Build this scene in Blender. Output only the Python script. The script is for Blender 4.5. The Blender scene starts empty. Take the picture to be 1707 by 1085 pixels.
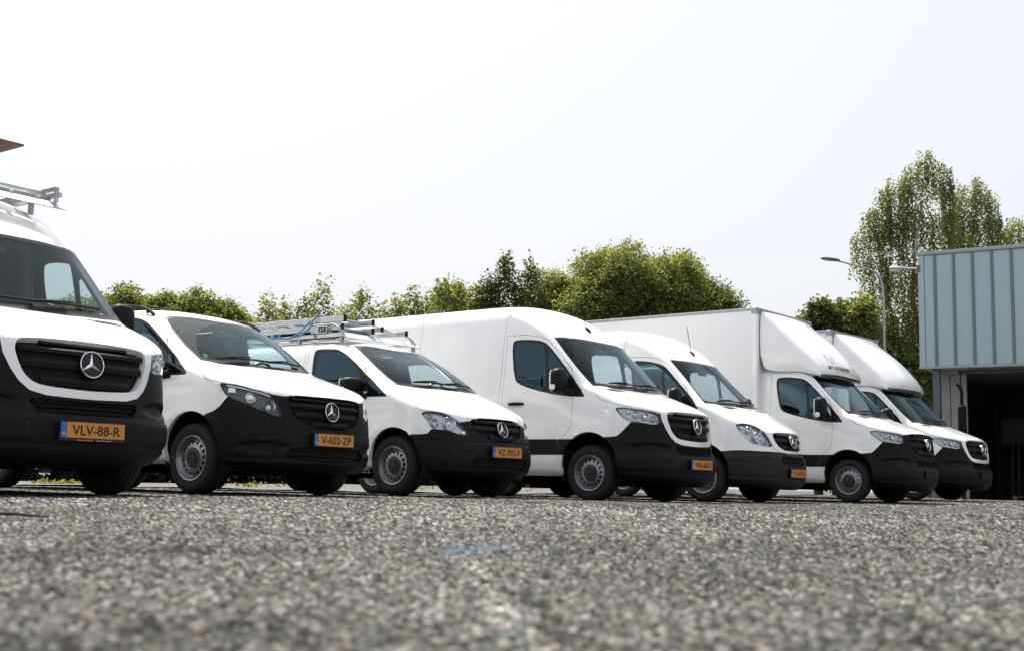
import bpy, bmesh, math, random
import numpy as np
from mathutils import Vector, Matrix

# ---------------------------------------------------------------- camera, sky, sun, exposure
SC = bpy.context.scene
COL = SC.collection
cam = bpy.data.cameras.new('camera'); cam_o = bpy.data.objects.new('camera', cam); COL.objects.link(cam_o); SC.camera = cam_o
cam.sensor_width = 36; cam.lens = 2025.139/1707*36; cam.clip_start = .02; cam.clip_end = 3000
_p, _r = math.radians(7.43084), math.radians(1.2637)
_F = Vector((0, math.cos(_p), math.sin(_p))); _R = Vector((1, 0, 0)); _U = Vector((0, -math.sin(_p), math.cos(_p)))
_R2 = math.cos(_r)*_R+math.sin(_r)*_U; _U2 = -math.sin(_r)*_R+math.cos(_r)*_U
_M = Matrix((_R2, _U2, -_F)).transposed().to_4x4(); _M.translation = (0, 0, .15566); cam_o.matrix_world = _M
cam.dof.use_dof = True; cam.dof.focus_distance = 15.0; cam.dof.aperture_fstop = 5.2

SUN_EL, SUN_AZ = 60.0, -24.0           # degrees; azimuth from +y (away from the camera), negative = to the left
W = bpy.data.worlds.new('World'); SC.world = W; W.use_nodes = True
nt = W.node_tree; bg = nt.nodes['Background']
sky = nt.nodes.new('ShaderNodeTexSky'); sky.sky_type = 'NISHITA'; sky.sun_disc = False
sky.sun_elevation = math.radians(SUN_EL); sky.sun_rotation = math.radians(SUN_AZ)
sky.air_density = 1.0; sky.dust_density = 7.0; sky.ozone_density = 1.0; sky.altitude = 10
veil = nt.nodes.new('ShaderNodeMix'); veil.data_type = 'RGBA'; veil.inputs[0].default_value = .84; veil.inputs[7].default_value = (3.38, 3.44, 3.60, 1)     # an even thin veil of high cloud over the blue
nt.links.new(sky.outputs[0], veil.inputs[6]); nt.links.new(veil.outputs[2], bg.inputs[0]); bg.inputs[1].default_value = .15
sun = bpy.data.lights.new('sun', 'SUN'); sun.energy = 5.0; sun.angle = math.radians(.53); sun.color = (1, .955, .88)
sun_o = bpy.data.objects.new('sun', sun); COL.objects.link(sun_o)
_el, _az = math.radians(SUN_EL), math.radians(SUN_AZ)
_to = Vector((math.sin(_az)*math.cos(_el), math.cos(_az)*math.cos(_el), math.sin(_el)))
sun_o.rotation_euler = _to.to_track_quat('Z', 'Y').to_euler()
vs_ = SC.view_settings; vs_.view_transform = 'Standard'; vs_.look = 'None'; vs_.gamma = 1; vs_.use_curve_mapping = False
vs_.exposure = .80
try: SC.cycles.use_denoising = True
except Exception: pass
SC.cycles.max_bounces = 8; SC.cycles.transparent_max_bounces = 16; SC.cycles.caustics_reflective = False; SC.cycles.caustics_refractive = False

# ---------------------------------------------------------------- helpers
def tag(o, label=None, cat=None, group=None, kind=None):
    for k, v in (('label', label), ('category', cat), ('group', group), ('kind', kind)):
        if v: o[k] = v
    return o
def empty(name, loc=(0, 0, 0), rz=0):
    o = bpy.data.objects.new(name, None); COL.objects.link(o); o.location = loc; o.rotation_euler = (0, 0, rz); o.empty_display_size = .1
    return o
def obj(name, me, parent=None, loc=None, rot=None):
    o = bpy.data.objects.new(name, me); COL.objects.link(o); o.parent = parent
    if loc is not None: o.location = loc
    if rot is not None: o.rotation_euler = rot
    return o
class MB:
    """collects shapes, then links them as one mesh object"""
    def __init__(s): s.v = []; s.f = []; s.sm = []
    def add(s, v, f, smooth=False):
        n = len(s.v); s.v += [tuple(p) for p in v]; s.f += [tuple(i+n for i in q) for q in f]; s.sm += [smooth]*len(f); return s
    def box(s, x0, x1, y0, y1, z0, z1, b=0.):
        if b <= 0:
            v = [(x, y, z) for z in (z0, z1) for y in (y0, y1) for x in (x0, x1)]
            return s.add(v, [(0, 2, 3, 1), (4, 5, 7, 6), (0, 1, 5, 4), (2, 6, 7, 3), (0, 4, 6, 2), (1, 3, 7, 5)])
        b = min(b, abs(x1-x0)*.45, abs(y1-y0)*.45, abs(z1-z0)*.45)
        bm = bmesh.new(); bmesh.ops.create_cube(bm, size=1)
        for q in bm.verts: q.co = Vector(((x0+x1)/2+q.co.x*(x1-x0), (y0+y1)/2+q.co.y*(y1-y0), (z0+z1)/2+q.co.z*(z1-z0)))
        bmesh.ops.bevel(bm, geom=bm.edges[:], offset=b, segments=2, profile=.5, affect='EDGES')
        bm.verts.index_update(); s.add([q.co[:] for q in bm.verts], [[q.index for q in f.verts] for f in bm.faces]); bm.free(); return s
    def tube(s, pts, r, n=8, cap=True, smooth=True, rs=None):
        pts = [Vector(p) for p in pts]; V = []; Fc = []; prev = None
        for i, p in enumerate(pts):
            d = (pts[min(i+1, len(pts)-1)]-pts[max(i-1, 0)]).normalized()
            if prev is None:
                a = d.orthogonal().normalized()
            else:
                a = (prev-d*prev.dot(d)); a = a.normalized() if a.length > 1e-6 else d.orthogonal().normalized()
            prev = a; b = d.cross(a); rr = rs[i] if rs else r
            for k in range(n):
                t = 2*math.pi*(k+.5)/n; V.append(p+(a*math.cos(t)+b*math.sin(t))*rr)
        for i in range(len(pts)-1):
            for k in range(n):
                Fc.append((i*n+k, i*n+(k+1) % n, (i+1)*n+(k+1) % n, (i+1)*n+k))
        if cap: Fc += [tuple(range(n-1, -1, -1)), tuple(range((len(pts)-1)*n, len(pts)*n))]
        return s.add(V, Fc, smooth and n > 4)
    def lathe(s, prof, n=32, axis='y', c=(0, 0, 0), smooth=True):
        """prof: (radius, along axis) pairs"""
        V = []; Fc = []
        for r, h in prof:
            for k in range(n):
                t = 2*math.pi*k/n; a, b = r*math.cos(t), r*math.sin(t)
                p = {'y': (a, h, b), 'z': (a, b, h), 'x': (h, a, b)}[axis]
                V.append((p[0]+c[0], p[1]+c[1], p[2]+c[2]))
        for i in range(len(prof)-1):
            for k in range(n):
                Fc.append((i*n+k, (i+1)*n+k, (i+1)*n+(k+1) % n, i*n+(k+1) % n))
        return s.add(V, Fc, smooth)
    def blob(s, c, r, e=(2.5, 2.5), nu=20, nv=12, M=None):
        """superellipsoid"""
        V = []; Fc = []
        sp = lambda a, p: math.copysign(abs(a)**(2./p), a)
        for j in range(nv+1):
            ph = -math.pi/2+math.pi*j/nv
            for i in range(nu):
                th = 2*math.pi*i/nu
                p = Vector((r[0]*sp(math.cos(ph), e[0])*sp(math.cos(th), e[1]), r[1]*sp(math.cos(ph), e[0])*sp(math.sin(th), e[1]), r[2]*sp(math.sin(ph), e[0])))
                if M is not None: p = M @ p
                V.append(p+Vector(c))
        for j in range(nv):
            for i in range(nu): Fc.append((j*nu+i, j*nu+(i+1) % nu, (j+1)*nu+(i+1) % nu, (j+1)*nu+i))
        return s.add(V, Fc, True)
    def prism(s, poly, h0, h1, M=None, smooth=False):
        """poly in the xy plane raised from z=h0 to h1, then transformed by M"""
        n = len(poly); V = [Vector((x, y, h)) for h in (h0, h1) for x, y in poly]
        if M is not None: V = [M @ p for p in V]
        a = sum(poly[i][0]*poly[(i+1) % n][1]-poly[(i+1) % n][0]*poly[i][1] for i in range(n))
        F_ = [tuple(range(n-1, -1, -1)), tuple(range(n, 2*n))]+[(i, (i+1) % n, n+(i+1) % n, n+i) for i in range(n)]
        if a < 0: F_ = [f[::-1] for f in F_]
        return s.add(V, F_, smooth)
    def mesh(s, name, mat, angle=.7):
        me = bpy.data.meshes.new(name); me.from_pydata([tuple(p) for p in s.v], [], s.f)
        me.polygons.foreach_set('use_smooth', s.sm)
        if mat: me.materials.append(mat)
        if any(s.sm): me.set_sharp_from_angle(angle=angle)
        me.update(); return me
    def build(s, name, mat, parent=None, loc=None, rot=None, angle=.7): return obj(name, s.mesh(name, mat, angle), parent, loc, rot)
def text_mesh(body, mat, size, width=None, ext=.001, align='CENTER', space=1., bold=0.):
    c = bpy.data.curves.new('text', 'FONT'); c.body = body; c.size = size; c.align_x = align; c.align_y = 'CENTER'; c.extrude = ext; c.space_character = space; c.resolution_u = 3
    if bold: c.offset = bold
    o = bpy.data.objects.new('text', c); COL.objects.link(o)
    dg = bpy.context.evaluated_depsgraph_get(); dg.update()
    me = bpy.data.meshes.new_from_object(o.evaluated_get(dg)); bpy.data.objects.remove(o); bpy.data.curves.remove(c)
    n = len(me.vertices); co = np.empty(n*3); me.vertices.foreach_get('co', co); co = co.reshape(-1, 3)
    mn, mx = co.min(0), co.max(0)
    if align == 'CENTER': co[:, :2] -= ((mn+mx)/2)[:2]
    if width: co[:, 0] *= width/(mx[0]-mn[0])
    me.vertices.foreach_set('co', co.ravel()); me.materials.clear(); me.materials.append(mat); me.update()
    return me

# ---------------------------------------------------------------- materials
def nmat(name):
    m = bpy.data.materials.new(name); m.use_nodes = True; return m, m.node_tree.nodes, m.node_tree.links, m.node_tree.nodes['Principled BSDF']
def mat(name, col, rough=.5, metal=0., spec=.5, coat=0., noise=None, bump=None, coat_rough=.03):
    """plain surface; noise=(scale, amount, detail) varies colour, bump=(scale, strength, distance)"""
    m, N, Lk, b = nmat(name)
    b.inputs['Base Color'].default_value = (*col, 1); b.inputs['Roughness'].default_value = rough; b.inputs['Metallic'].default_value = metal
    b.inputs['Specular IOR Level'].default_value = spec; b.inputs['Coat Weight'].default_value = coat; b.inputs['Coat Roughness'].default_value = coat_rough
    tc = N.new('ShaderNodeTexCoord')
    if noise:
        t = N.new('ShaderNodeTexNoise'); t.inputs['Scale'].default_value = noise[0]; t.inputs['Detail'].default_value = noise[2] if len(noise) > 2 else 5
        Lk.new(tc.outputs['Object'], t.inputs['Vector'])
        r = N.new('ShaderNodeMapRange'); r.inputs[1].default_value = .25; r.inputs[2].default_value = .75; r.inputs[3].default_value = 1-noise[1]; r.inputs[4].default_value = 1+noise[1]*.6
        Lk.new(t.outputs[0], r.inputs[0])
        x = N.new('ShaderNodeVectorMath'); x.operation = 'SCALE'; x.inputs[0].default_value = col; Lk.new(r.outputs[0], x.inputs['Scale']); Lk.new(x.outputs[0], b.inputs['Base Color'])
        rr = N.new('ShaderNodeMapRange'); rr.inputs[3].default_value = max(0, rough-.08); rr.inputs[4].default_value = min(1, rough+.1); Lk.new(t.outputs[0], rr.inputs[0]); Lk.new(rr.outputs[0], b.inputs['Roughness'])
    if bump:
        t2 = N.new('ShaderNodeTexNoise'); t2.inputs['Scale'].default_value = bump[0]; t2.inputs['Detail'].default_value = 3
        Lk.new(tc.outputs['Object'], t2.inputs['Vector']); bp = N.new('ShaderNodeBump'); bp.inputs['Strength'].default_value = bump[1]; bp.inputs['Distance'].default_value = bump[2]
        Lk.new(t2.outputs[0], bp.inputs['Height']); Lk.new(bp.outputs[0], b.inputs['Normal'])
    return m
def glass(name, tint, ior=1.5, dust=0., arc=None, coat=(.95, .95, .95), specks=0):
    """see-through pane: tinted transparency under a Fresnel reflection, with a film of dust outside the wiped arc"""
    m, N, Lk, b = nmat(name); N.remove(b); out = N['Material Output']
    tr = N.new('ShaderNodeBsdfTransparent'); tr.inputs[0].default_value = (*tint, 1)
    gl = N.new('ShaderNodeBsdfGlossy'); gl.inputs['Roughness'].default_value = .01; gl.inputs[0].default_value = (*coat, 1)
    fr = N.new('ShaderNodeFresnel')
    ge = N.new('ShaderNodeNewGeometry'); ex = N.new('ShaderNodeMath'); ex.operation = 'MULTIPLY_ADD'; ex.inputs[1].default_value = -2; ex.inputs[2].default_value = 1; Lk.new(ge.outputs['Backfacing'], ex.inputs[0])
    pw_ = N.new('ShaderNodeMath'); pw_.operation = 'POWER'; pw_.inputs[0].default_value = ior; Lk.new(ex.outputs[0], pw_.inputs[1]); Lk.new(pw_.outputs[0], fr.inputs[0])      # a thin pane reflects alike from both sides
    mx = N.new('ShaderNodeMixShader'); Lk.new(fr.outputs[0], mx.inputs[0]); Lk.new(tr.outputs[0], mx.inputs[1]); Lk.new(gl.outputs[0], mx.inputs[2])
    last = mx
    if dust > 0:
        df = N.new('ShaderNodeBsdfDiffuse'); df.inputs[0].default_value = (.62, .60, .55, 1)
        tl = N.new('ShaderNodeBsdfTranslucent'); tl.inputs[0].default_value = (.62, .60, .55, 1)
        ad = N.new('ShaderNodeMixShader'); ad.inputs[0].default_value = .5; Lk.new(df.outputs[0], ad.inputs[1]); Lk.new(tl.outputs[0], ad.inputs[2])
        tc = N.new('ShaderNodeTexCoord'); t = N.new('ShaderNodeTexNoise'); t.inputs['Scale'].default_value = 14; t.inputs['Detail'].default_value = 8; t.inputs['Roughness'].default_value = .7; Lk.new(tc.outputs['Object'], t.inputs['Vector'])
        r = N.new('ShaderNodeMapRange'); r.inputs[1].default_value = .35; r.inputs[2].default_value = .8; r.inputs[3].default_value = dust*.5; r.inputs[4].default_value = dust*1.6; Lk.new(t.outputs[0], r.inputs[0])
        fac = r.outputs[0]
        if specks:                                  # dried drops and insects
            vo = N.new('ShaderNodeTexVoronoi'); vo.inputs['Scale'].default_value = 16; Lk.new(tc.outputs['Object'], vo.inputs['Vector'])
            sc_ = N.new('ShaderNodeSeparateColor'); Lk.new(vo.outputs['Color'], sc_.inputs[0])
            k2 = N.new('ShaderNodeMapRange'); k2.inputs[1].default_value = .75; k2.inputs[2].default_value = 1.; k2.inputs[3].default_value = .0; k2.inputs[4].default_value = .12; Lk.new(sc_.outputs[0], k2.inputs[0])
            lt = N.new('ShaderNodeMath'); lt.operation = 'LESS_THAN'; Lk.new(vo.outputs['Distance'], lt.inputs[0]); Lk.new(k2.outputs[0], lt.inputs[1])
            ml = N.new('ShaderNodeMath'); ml.operation = 'MULTIPLY_ADD'; ml.inputs[1].default_value = .55; Lk.new(lt.outputs[0], ml.inputs[0]); Lk.new(fac, ml.inputs[2]); fac = ml.outputs[0]
        if arc:
            cur = None
            for c, rad in arc:
                d = N.new('ShaderNodeVectorMath'); d.operation = 'DISTANCE'; Lk.new(tc.outputs['Object'], d.inputs[0]); d.inputs[1].default_value = c
                k = N.new('ShaderNodeMapRange'); k.inputs[1].default_value = rad-.012; k.inputs[2].default_value = rad+.012; k.inputs[3].default_value = .03; k.inputs[4].default_value = 1; Lk.new(d.outputs['Value'], k.inputs[0])
                if cur is None: cur = k.outputs[0]
                else:
                    q = N.new('ShaderNodeMath'); q.operation = 'MINIMUM'; Lk.new(cur, q.inputs[0]); Lk.new(k.outputs[0], q.inputs[1]); cur = q.outputs[0]
            q = N.new('ShaderNodeMath'); q.operation = 'MULTIPLY'; Lk.new(fac, q.inputs[0]); Lk.new(cur, q.inputs[1]); fac = q.outputs[0]
        m2 = N.new('ShaderNodeMixShader'); Lk.new(fac, m2.inputs[0]); Lk.new(mx.outputs[0], m2.inputs[1]); Lk.new(ad.outputs[0], m2.inputs[2]); last = m2
    Lk.new(last.outputs[0], out.inputs[0]); return m
M_ = {
 'paint': mat('white_paint', (.86, .865, .865), .20, spec=.5, coat=.7, noise=(2.2, .07, 9)),
 'plastic': mat('black_plastic', (.0082, .0082, .0086), .55, spec=.15, noise=(6, .25, 8), bump=(900, .12, .0006)),
 'plastic_worn': mat('worn_grey_plastic', (.020, .021, .022), .62, spec=.2, noise=(5, .3, 8), bump=(700, .12, .0006)),
 'gloss_black': mat('gloss_black', (.010, .010, .011), .22, spec=.3),
 'matt_black': mat('matt_black', (.010, .010, .011), .8, spec=.2),
 'rubber': mat('tyre_rubber', (.020, .020, .021), .75, spec=.3, noise=(9, .35, 6), bump=(120, .15, .001)),
 'steel': mat('wheel_steel', (.30, .31, .33), .36, .85, noise=(8, .15, 5)),
 'steel_dark': mat('wheel_steel_dark', (.05, .05, .052), .5, .4, noise=(8, .2, 5)),
 'chrome': mat('chrome', (.80, .81, .83), .12, 1.),
 'reflector': mat('reflector', (.72, .74, .76), .16, 1.),
 'bezel': mat('lamp_bezel', (.05, .052, .056), .3, spec=.5),
 'bezel_light': mat('lamp_bezel_light', (.66, .70, .74), .28, .25),
 'drl': mat('running_light', (.80, .84, .88), .25, spec=.5),
 'alu': mat('aluminium', (.52, .54, .55), .42, .75, noise=(7, .18, 6)),
 'galv': mat('galvanised', (.34, .37, .39), .5, .6, noise=(9, .2, 6)),
 'trim_in': mat('cabin_trim', (.016, .018, .019), .8, spec=.2, noise=(20, .15)),
 'seat': mat('seat_cloth', (.014, .015, .016), .95, spec=.1, noise=(60, .2)),
 'plate': mat('plate_yellow', (.60, .23, .030), .5, noise=(30, .06)),
 'plate_blue': mat('plate_blue', (.03, .13, .42), .4),
 'ink': mat('black_ink', (.012, .011, .010), .6),
 'ink_white': mat('white_print', (.75, .75, .75), .5),
 'ink_grey': mat('grey_print', (.35, .36, .37), .5), 'ink_red': mat('red_print', (.55, .10, .05), .5), 'ink_orange': mat('orange_print', (.80, .42, .25), .5),
 'box': mat('box_body_panel', (.78, .79, .80), .35, spec=.5, noise=(.8, .03, 6)),
 'strap': mat('blue_strap', (.06, .17, .30), .7, noise=(40, .2)),
 'orange': mat('indicator_orange', (.75, .25, .04), .3),
 'glass': glass('windscreen_glass', (.80, .89, .90), 1.27, .003, coat=(.75, .92, 1.)),
 'glass_side': glass('side_glass', (.64, .74, .77), 1.80, coat=(.45, .78, .95)),
 'glass_dusty': glass('dusty_windscreen_glass', (.74, .88, .91), 1.27,   .17, (((-.02, .175, 1.22), .885),), coat=(.70, .92, 1.)),
 'glass_dusty2': glass('slightly_dusty_glass', (.76, .86, .86), 1.27, .005, specks=1, coat=(.75, .92, 1.)),
 'lens': glass('lamp_lens', (.94, .96, .97), 1.5),
 'mirror': mat('mirror_glass', (.75, .77, .8), .02, 1.),
}
# ---------------------------------------------------------------- ground
_rs = np.array([-40, 4.67, 7.57, 10.2, 13.06, 16.2, 19.5, 23.1, 60.]); _rz = np.array([0., .001, .004, .0, -.026, -.031, -.011, .036, .04])
def gz(x, y):
    """gentle dips of the yard, along the row of vehicles; level near the camera"""
    s = np.asarray(x)*.649+np.asarray(y)*.761; z = sum(np.interp(s+d, _rs, _rz) for d in (-1.2, -.6, 0, .6, 1.2))/5
    k = np.clip((np.hypot(x, y)-5)/4, 0, 1); return z*k*k*(3-2*k)
def hsh(ix, iy, s):
    n = (ix.astype(np.int64)*374761393+iy.astype(np.int64)*668265263+s*974634541) & 0xffffffff
    n = ((n ^ (n >> 13))*1274126177) & 0xffffffff; n = (n ^ (n >> 16)) & 0xffffffff; n = (n*2246822519) & 0xffffffff
    return ((n ^ (n >> 15)) & 0xfffff)/1048575.
def cellular(x, y, c, seed):
    """nearest jittered point: distance in cell sizes, random id of that stone"""
    gx, gy = np.floor(x/c), np.floor(y/c); best = np.full(x.shape, 9.); bid = np.zeros(x.shape); second = np.full(x.shape, 9.)
    for a in (-1, 0, 1):
        for b in (-1, 0, 1):
            ix, iy = gx+a, gy+b; px = ix+.12+.76*hsh(ix, iy, seed); py = iy+.12+.76*hsh(ix, iy, seed+1)
            d = np.hypot(x/c-px, y/c-py); m = d < best; second = np.where(m, best, np.minimum(second, d)); bid = np.where(m, hsh(ix, iy, seed+2), bid); best = np.where(m, d, best)
    return best, bid, second
def stone_colour(r1, r2, edge):
    """aggregate colours: mostly grey, some dark, some pale or warm"""
    g = (.075+.19*r2[..., None])*np.array([.97, 1., .965]); pale = np.array([.50, .475, .44]); warm = np.array([.31, .255, .205]); dark = np.array([.038, .039, .036])
    c = np.where((r1 > .86)[..., None], pale*(.7+.5*r2[..., None]), g); c = np.where(((r1 > .77) & (r1 <= .86))[..., None], warm*(.7+.6*r2[..., None]), c); c = np.where((r1 < .24)[..., None], dark*(.7+.8*r2[..., None]), c)
    k = np.clip(edge/.22, 0, 1)[..., None]; return c*(.42+.58*k)
NR, NA = 470, 980
inv = np.linspace(1/.62, 1/11., 400); rad = np.concatenate([1/inv, np.geomspace(11.2, 34, NR-400)])
az = np.radians(np.linspace(-43, 43, NA)); RR, AA = np.meshgrid(rad, az, indexing='ij'); GX, GY = RR*np.sin(AA), RR*np.cos(AA)
d1, id1, e1 = cellular(GX, GY, .0108, 3); d2, id2, e2 = cellular(GX, GY, .0054, 11)
sz = .55+.9*hsh(np.floor(id1*9999), np.floor(id1*777), 5)
GZ = .0070*sz*np.sqrt(np.clip(1-(d1/.72)**2, 0, 1))+.0022*np.sqrt(np.clip(1-(d2/.72)**2, 0, 1))
lowf = sum(a*np.sin(GX*f*math.cos(t)+GY*f*math.sin(t)+p) for a, f, t, p in ((.0025, 5.1, .3, 1.), (.002, 8.3, 1.7, 2.), (.0012, 17., 2.4, .3), (.0015, 13., 1.1, 4.)))
fade = np.clip(1.15-RR/30, .35, 1); GZ = GZ*fade+lowf*np.clip(RR/1.5, .3, 1)*.8-.004+gz(GX, GY)
c1 = stone_colour(id1, hsh(np.floor(id1*7777), np.floor(id1*1234), 8), e1-d1); c2 = stone_colour(id2, hsh(np.floor(id2*7777), np.floor(id2*1234), 9), e2-d2)
mixk = np.clip((.62-d1)/.15, 0, 1)[..., None]; GC = c1*mixk+c2*.8*(1-mixk)
patch = sum(a*np.sin(GX*f*math.cos(t)+GY*f*math.sin(t)*.6+p) for a, f, t, p in ((.11, .7, .4, 1.), (.09, 1.3, 2., 3.), (.09, 2.9, 1.2, 0.), (.08, 5.7, .1, 2.), (.07, 11., 1.9, 5.)))
GC = GC*(1+patch[..., None])
def stroke(P, w, gain, seed):
    """a scuffed line along polyline P"""
    global GC
    for (ax, ay), (bx, by) in zip(P[:-1], P[1:]):
        dx, dy = bx-ax, by-ay; l2 = dx*dx+dy*dy; t = np.clip(((GX-ax)*dx+(GY-ay)*dy)/l2, 0, 1); d = np.hypot(GX-ax-t*dx, GY-ay-t*dy)
        k = np.clip(1-d/w, 0, 1)*(hsh(np.floor(id1*4321), np.floor(id1*99), seed) > .25); GC = GC*(1+gain*k[..., None])
stroke([(-.12, 2.75), (-.06, 2.3), (-.03, 1.9), (.0, 1.5), (.02, 1.1)], .03, .9, 21); stroke([(-.06, 2.1), (.04, 1.6), (.06, 1.25), (.12, .9)], .02, -.5, 22)
stroke([(.30, 2.4), (.45, 1.9), (.62, 1.6), (.85, 1.35)], .03, .6, 23); stroke([(-2.2, 6.5), (-.5, 5.6), (1.8, 5.9), (4., 7.)], .05, -.4, 24); stroke([(-3., 4.6), (-1., 3.9), (.4, 4.1), (2.2, 3.7)], .02, -.55, 25)
for cx, cy, rr_, g_ in ((-.9, 2.3, .30, -.28), (.9, 3.4, .42, -.25), (-1.9, 5.2, .6, -.25), (1.9, 6.3, .8, .18), (.2, 7.6, .9, .2), (-.4, 1.15, .25, -.30), (.55, 1.1, .22, -.28), (-2.6, 8.2, 1., .15)):
    q_ = np.hypot((GX-cx)*1.0+.12*np.sin(GY*9), (GY-cy)*.8+.1*np.sin(GX*11))/rr_; GC = GC*(1+g_*np.clip(1.4-q_, 0, 1)[..., None])
# a blue chalk stroke on the tarmac
t_ = np.clip((GX+.155)/.18, 0, 1); on = (GX > -.155) & (GX < .028) & (np.abs(GY-2.88-.05*t_+.03*np.sin(GX*40)) < .040) & (hsh(np.floor(id2*5555), np.floor(id1*333), 4) > .12)
GC = np.where(on[..., None], np.array([.11, .20, .33]), GC)
NRr = len(rad); nv_ = NRr*NA
me = bpy.data.meshes.new('asphalt_yard'); me.vertices.add(nv_); me.vertices.foreach_set('co', np.stack([GX, GY, GZ], -1).ravel())
ii = (np.arange(NRr-1)[:, None]*NA+np.arange(NA-1)[None]).ravel(); q = np.stack([ii, ii+NA, ii+NA+1, ii+1], 1)[:, ::-1]
me.loops.add(q.size); me.loops.foreach_set('vertex_index', q.ravel().astype(np.int32)); me.polygons.add(len(q)); me.polygons.foreach_set('loop_start', np.arange(0, q.size, 4, dtype=np.int32)); me.update(calc_edges=True)
ca = me.color_attributes.new('stone', 'FLOAT_COLOR', 'POINT'); ca.data.foreach_set('color', np.concatenate([GC, np.ones((NRr, NA, 1))], -1).ravel().astype(np.float32))
m, N, Lk, b = nmat('asphalt_stones'); at = N.new('ShaderNodeAttribute'); at.attribute_name = 'stone'
hs = N.new('ShaderNodeHueSaturation'); hs.inputs['Value'].default_value = .45; hs.inputs['Saturation'].default_value = .85; Lk.new(at.outputs['Color'], hs.inputs['Color']); Lk.new(hs.outputs[0], b.inputs['Base Color']); b.inputs['Roughness'].default_value = .95; b.inputs['Specular IOR Level'].default_value = .03
me.materials.append(m); yard = obj('asphalt_yard', me); tag(yard, kind='structure')
# the rest of the ground, to the horizon
m, N, Lk, b = nmat('yard_far'); tc = N.new('ShaderNodeTexCoord'); vo = N.new('ShaderNodeTexVoronoi'); vo.inputs['Scale'].default_value = 60; Lk.new(tc.outputs['Object'], vo.inputs['Vector'])
rp_ = N.new('ShaderNodeValToRGB'); e = rp_.color_ramp.elements; e[0].color = (.04, .04, .04, 1); e[1].color = (.20, .19, .18, 1); rp_.color_ramp.elements.new(.5).color = (.09, .09, .088, 1)
sepc = N.new('ShaderNodeSeparateColor'); Lk.new(vo.outputs['Color'], sepc.inputs[0]); Lk.new(sepc.outputs[0], rp_.inputs[0]); Lk.new(rp_.outputs[0], b.inputs['Base Color']); b.inputs['Roughness'].default_value = .95; b.inputs['Specular IOR Level'].default_value = .03
n = 60; ys = np.concatenate([np.linspace(-30, 60, 46), np.array([75, 100, 160, 300, 700, 1600.])]); xs = np.concatenate([-np.array([1600., 600, 200, 90])[:], np.linspace(-50, 50, 51), np.array([90, 200, 600, 1600.])])
XX, YY = np.meshgrid(xs, ys); V = np.stack([XX, YY, gz(XX, YY)-.016], -1).reshape(-1, 3); nx = len(xs)
F_ = [(j*nx+i, j*nx+i+1, (j+1)*nx+i+1, (j+1)*nx+i) for j in range(len(ys)-1) for i in range(nx-1)]
me = bpy.data.meshes.new('ground'); me.from_pydata(V.tolist(), [], F_); me.materials.append(m); tag(obj('ground', me), kind='structure')
# gravel strip behind the vehicles
FWD = np.array([.795, -.606]); ROW = np.array([.649, .761])
m, N, Lk, b = nmat('gravel'); tc = N.new('ShaderNodeTexCoord'); vo = N.new('ShaderNodeTexVoronoi'); vo.inputs['Scale'].default_value = 22; Lk.new(tc.outputs['Object'], vo.inputs['Vector'])
rp_ = N.new('ShaderNodeValToRGB'); e = rp_.color_ramp.elements; e[0].color = (.03, .03, .028, 1); e[1].color = (.17, .165, .155, 1); sepc = N.new('ShaderNodeSeparateColor'); Lk.new(vo.outputs['Color'], sepc.inputs[0]); Lk.new(sepc.outputs[1], rp_.inputs[0]); Lk.new(rp_.outputs[0], b.inputs['Base Color']); b.inputs['Roughness'].default_value = .9
bp = N.new('ShaderNodeBump'); bp.inputs['Distance'].default_value = .02; Lk.new(vo.outputs['Distance'], bp.inputs['Height']); Lk.new(bp.outputs[0], b.inputs['Normal'])
V = []; org = np.array([-3.818, 9.397]); al = np.linspace(-14, 26, 60); bk = np.linspace(-5.6, -17, 14)
for s_ in al:
    for k_ in bk:
        p = org+ROW*s_+FWD*k_; V.append((p[0], p[1], float(gz(p[0], p[1]))+.02+.010*math.sin(s_*3.1+k_*2.)))
F_ = [(i*14+j, i*14+j+1, (i+1)*14+j+1, (i+1)*14+j) for i in range(59) for j in range(13)]
me = bpy.data.meshes.new('gravel_strip'); me.from_pydata(V, [], F_); me.materials.append(m); me.shade_smooth(); tag(obj('gravel_strip', me), kind='structure')
# ---------------------------------------------------------------- trees
def leaf_material(name, front, back):
    m, N, Lk, b = nmat(name); N.remove(b); out = N['Material Output']
    at = N.new('ShaderNodeAttribute'); at.attribute_name = 'tint'; 
    df = N.new('ShaderNodeBsdfDiffuse'); tl = N.new('ShaderNodeBsdfTranslucent'); gl = N.new('ShaderNodeBsdfGlossy'); gl.inputs['Roughness'].default_value = .45; gl.inputs[0].default_value = (.5, .5, .5, 1)
    for sh, c in ((df, front), (tl, back)):
        x = N.new('ShaderNodeVectorMath'); x.operation = 'MULTIPLY'; x.inputs[0].default_value = c; Lk.new(at.outputs['Color'], x.inputs[1]); Lk.new(x.outputs[0], sh.inputs[0])
    a = N.new('ShaderNodeMixShader'); a.inputs[0].default_value = .45; Lk.new(df.outputs[0], a.inputs[1]); Lk.new(tl.outputs[0], a.inputs[2])
    a2 = N.new('ShaderNodeMixShader'); a2.inputs[0].default_value = .05; Lk.new(a.outputs[0], a2.inputs[1]); Lk.new(gl.outputs[0], a2.inputs[2])
    Lk.new(a2.outputs[0], out.inputs[0]); return m
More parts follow.
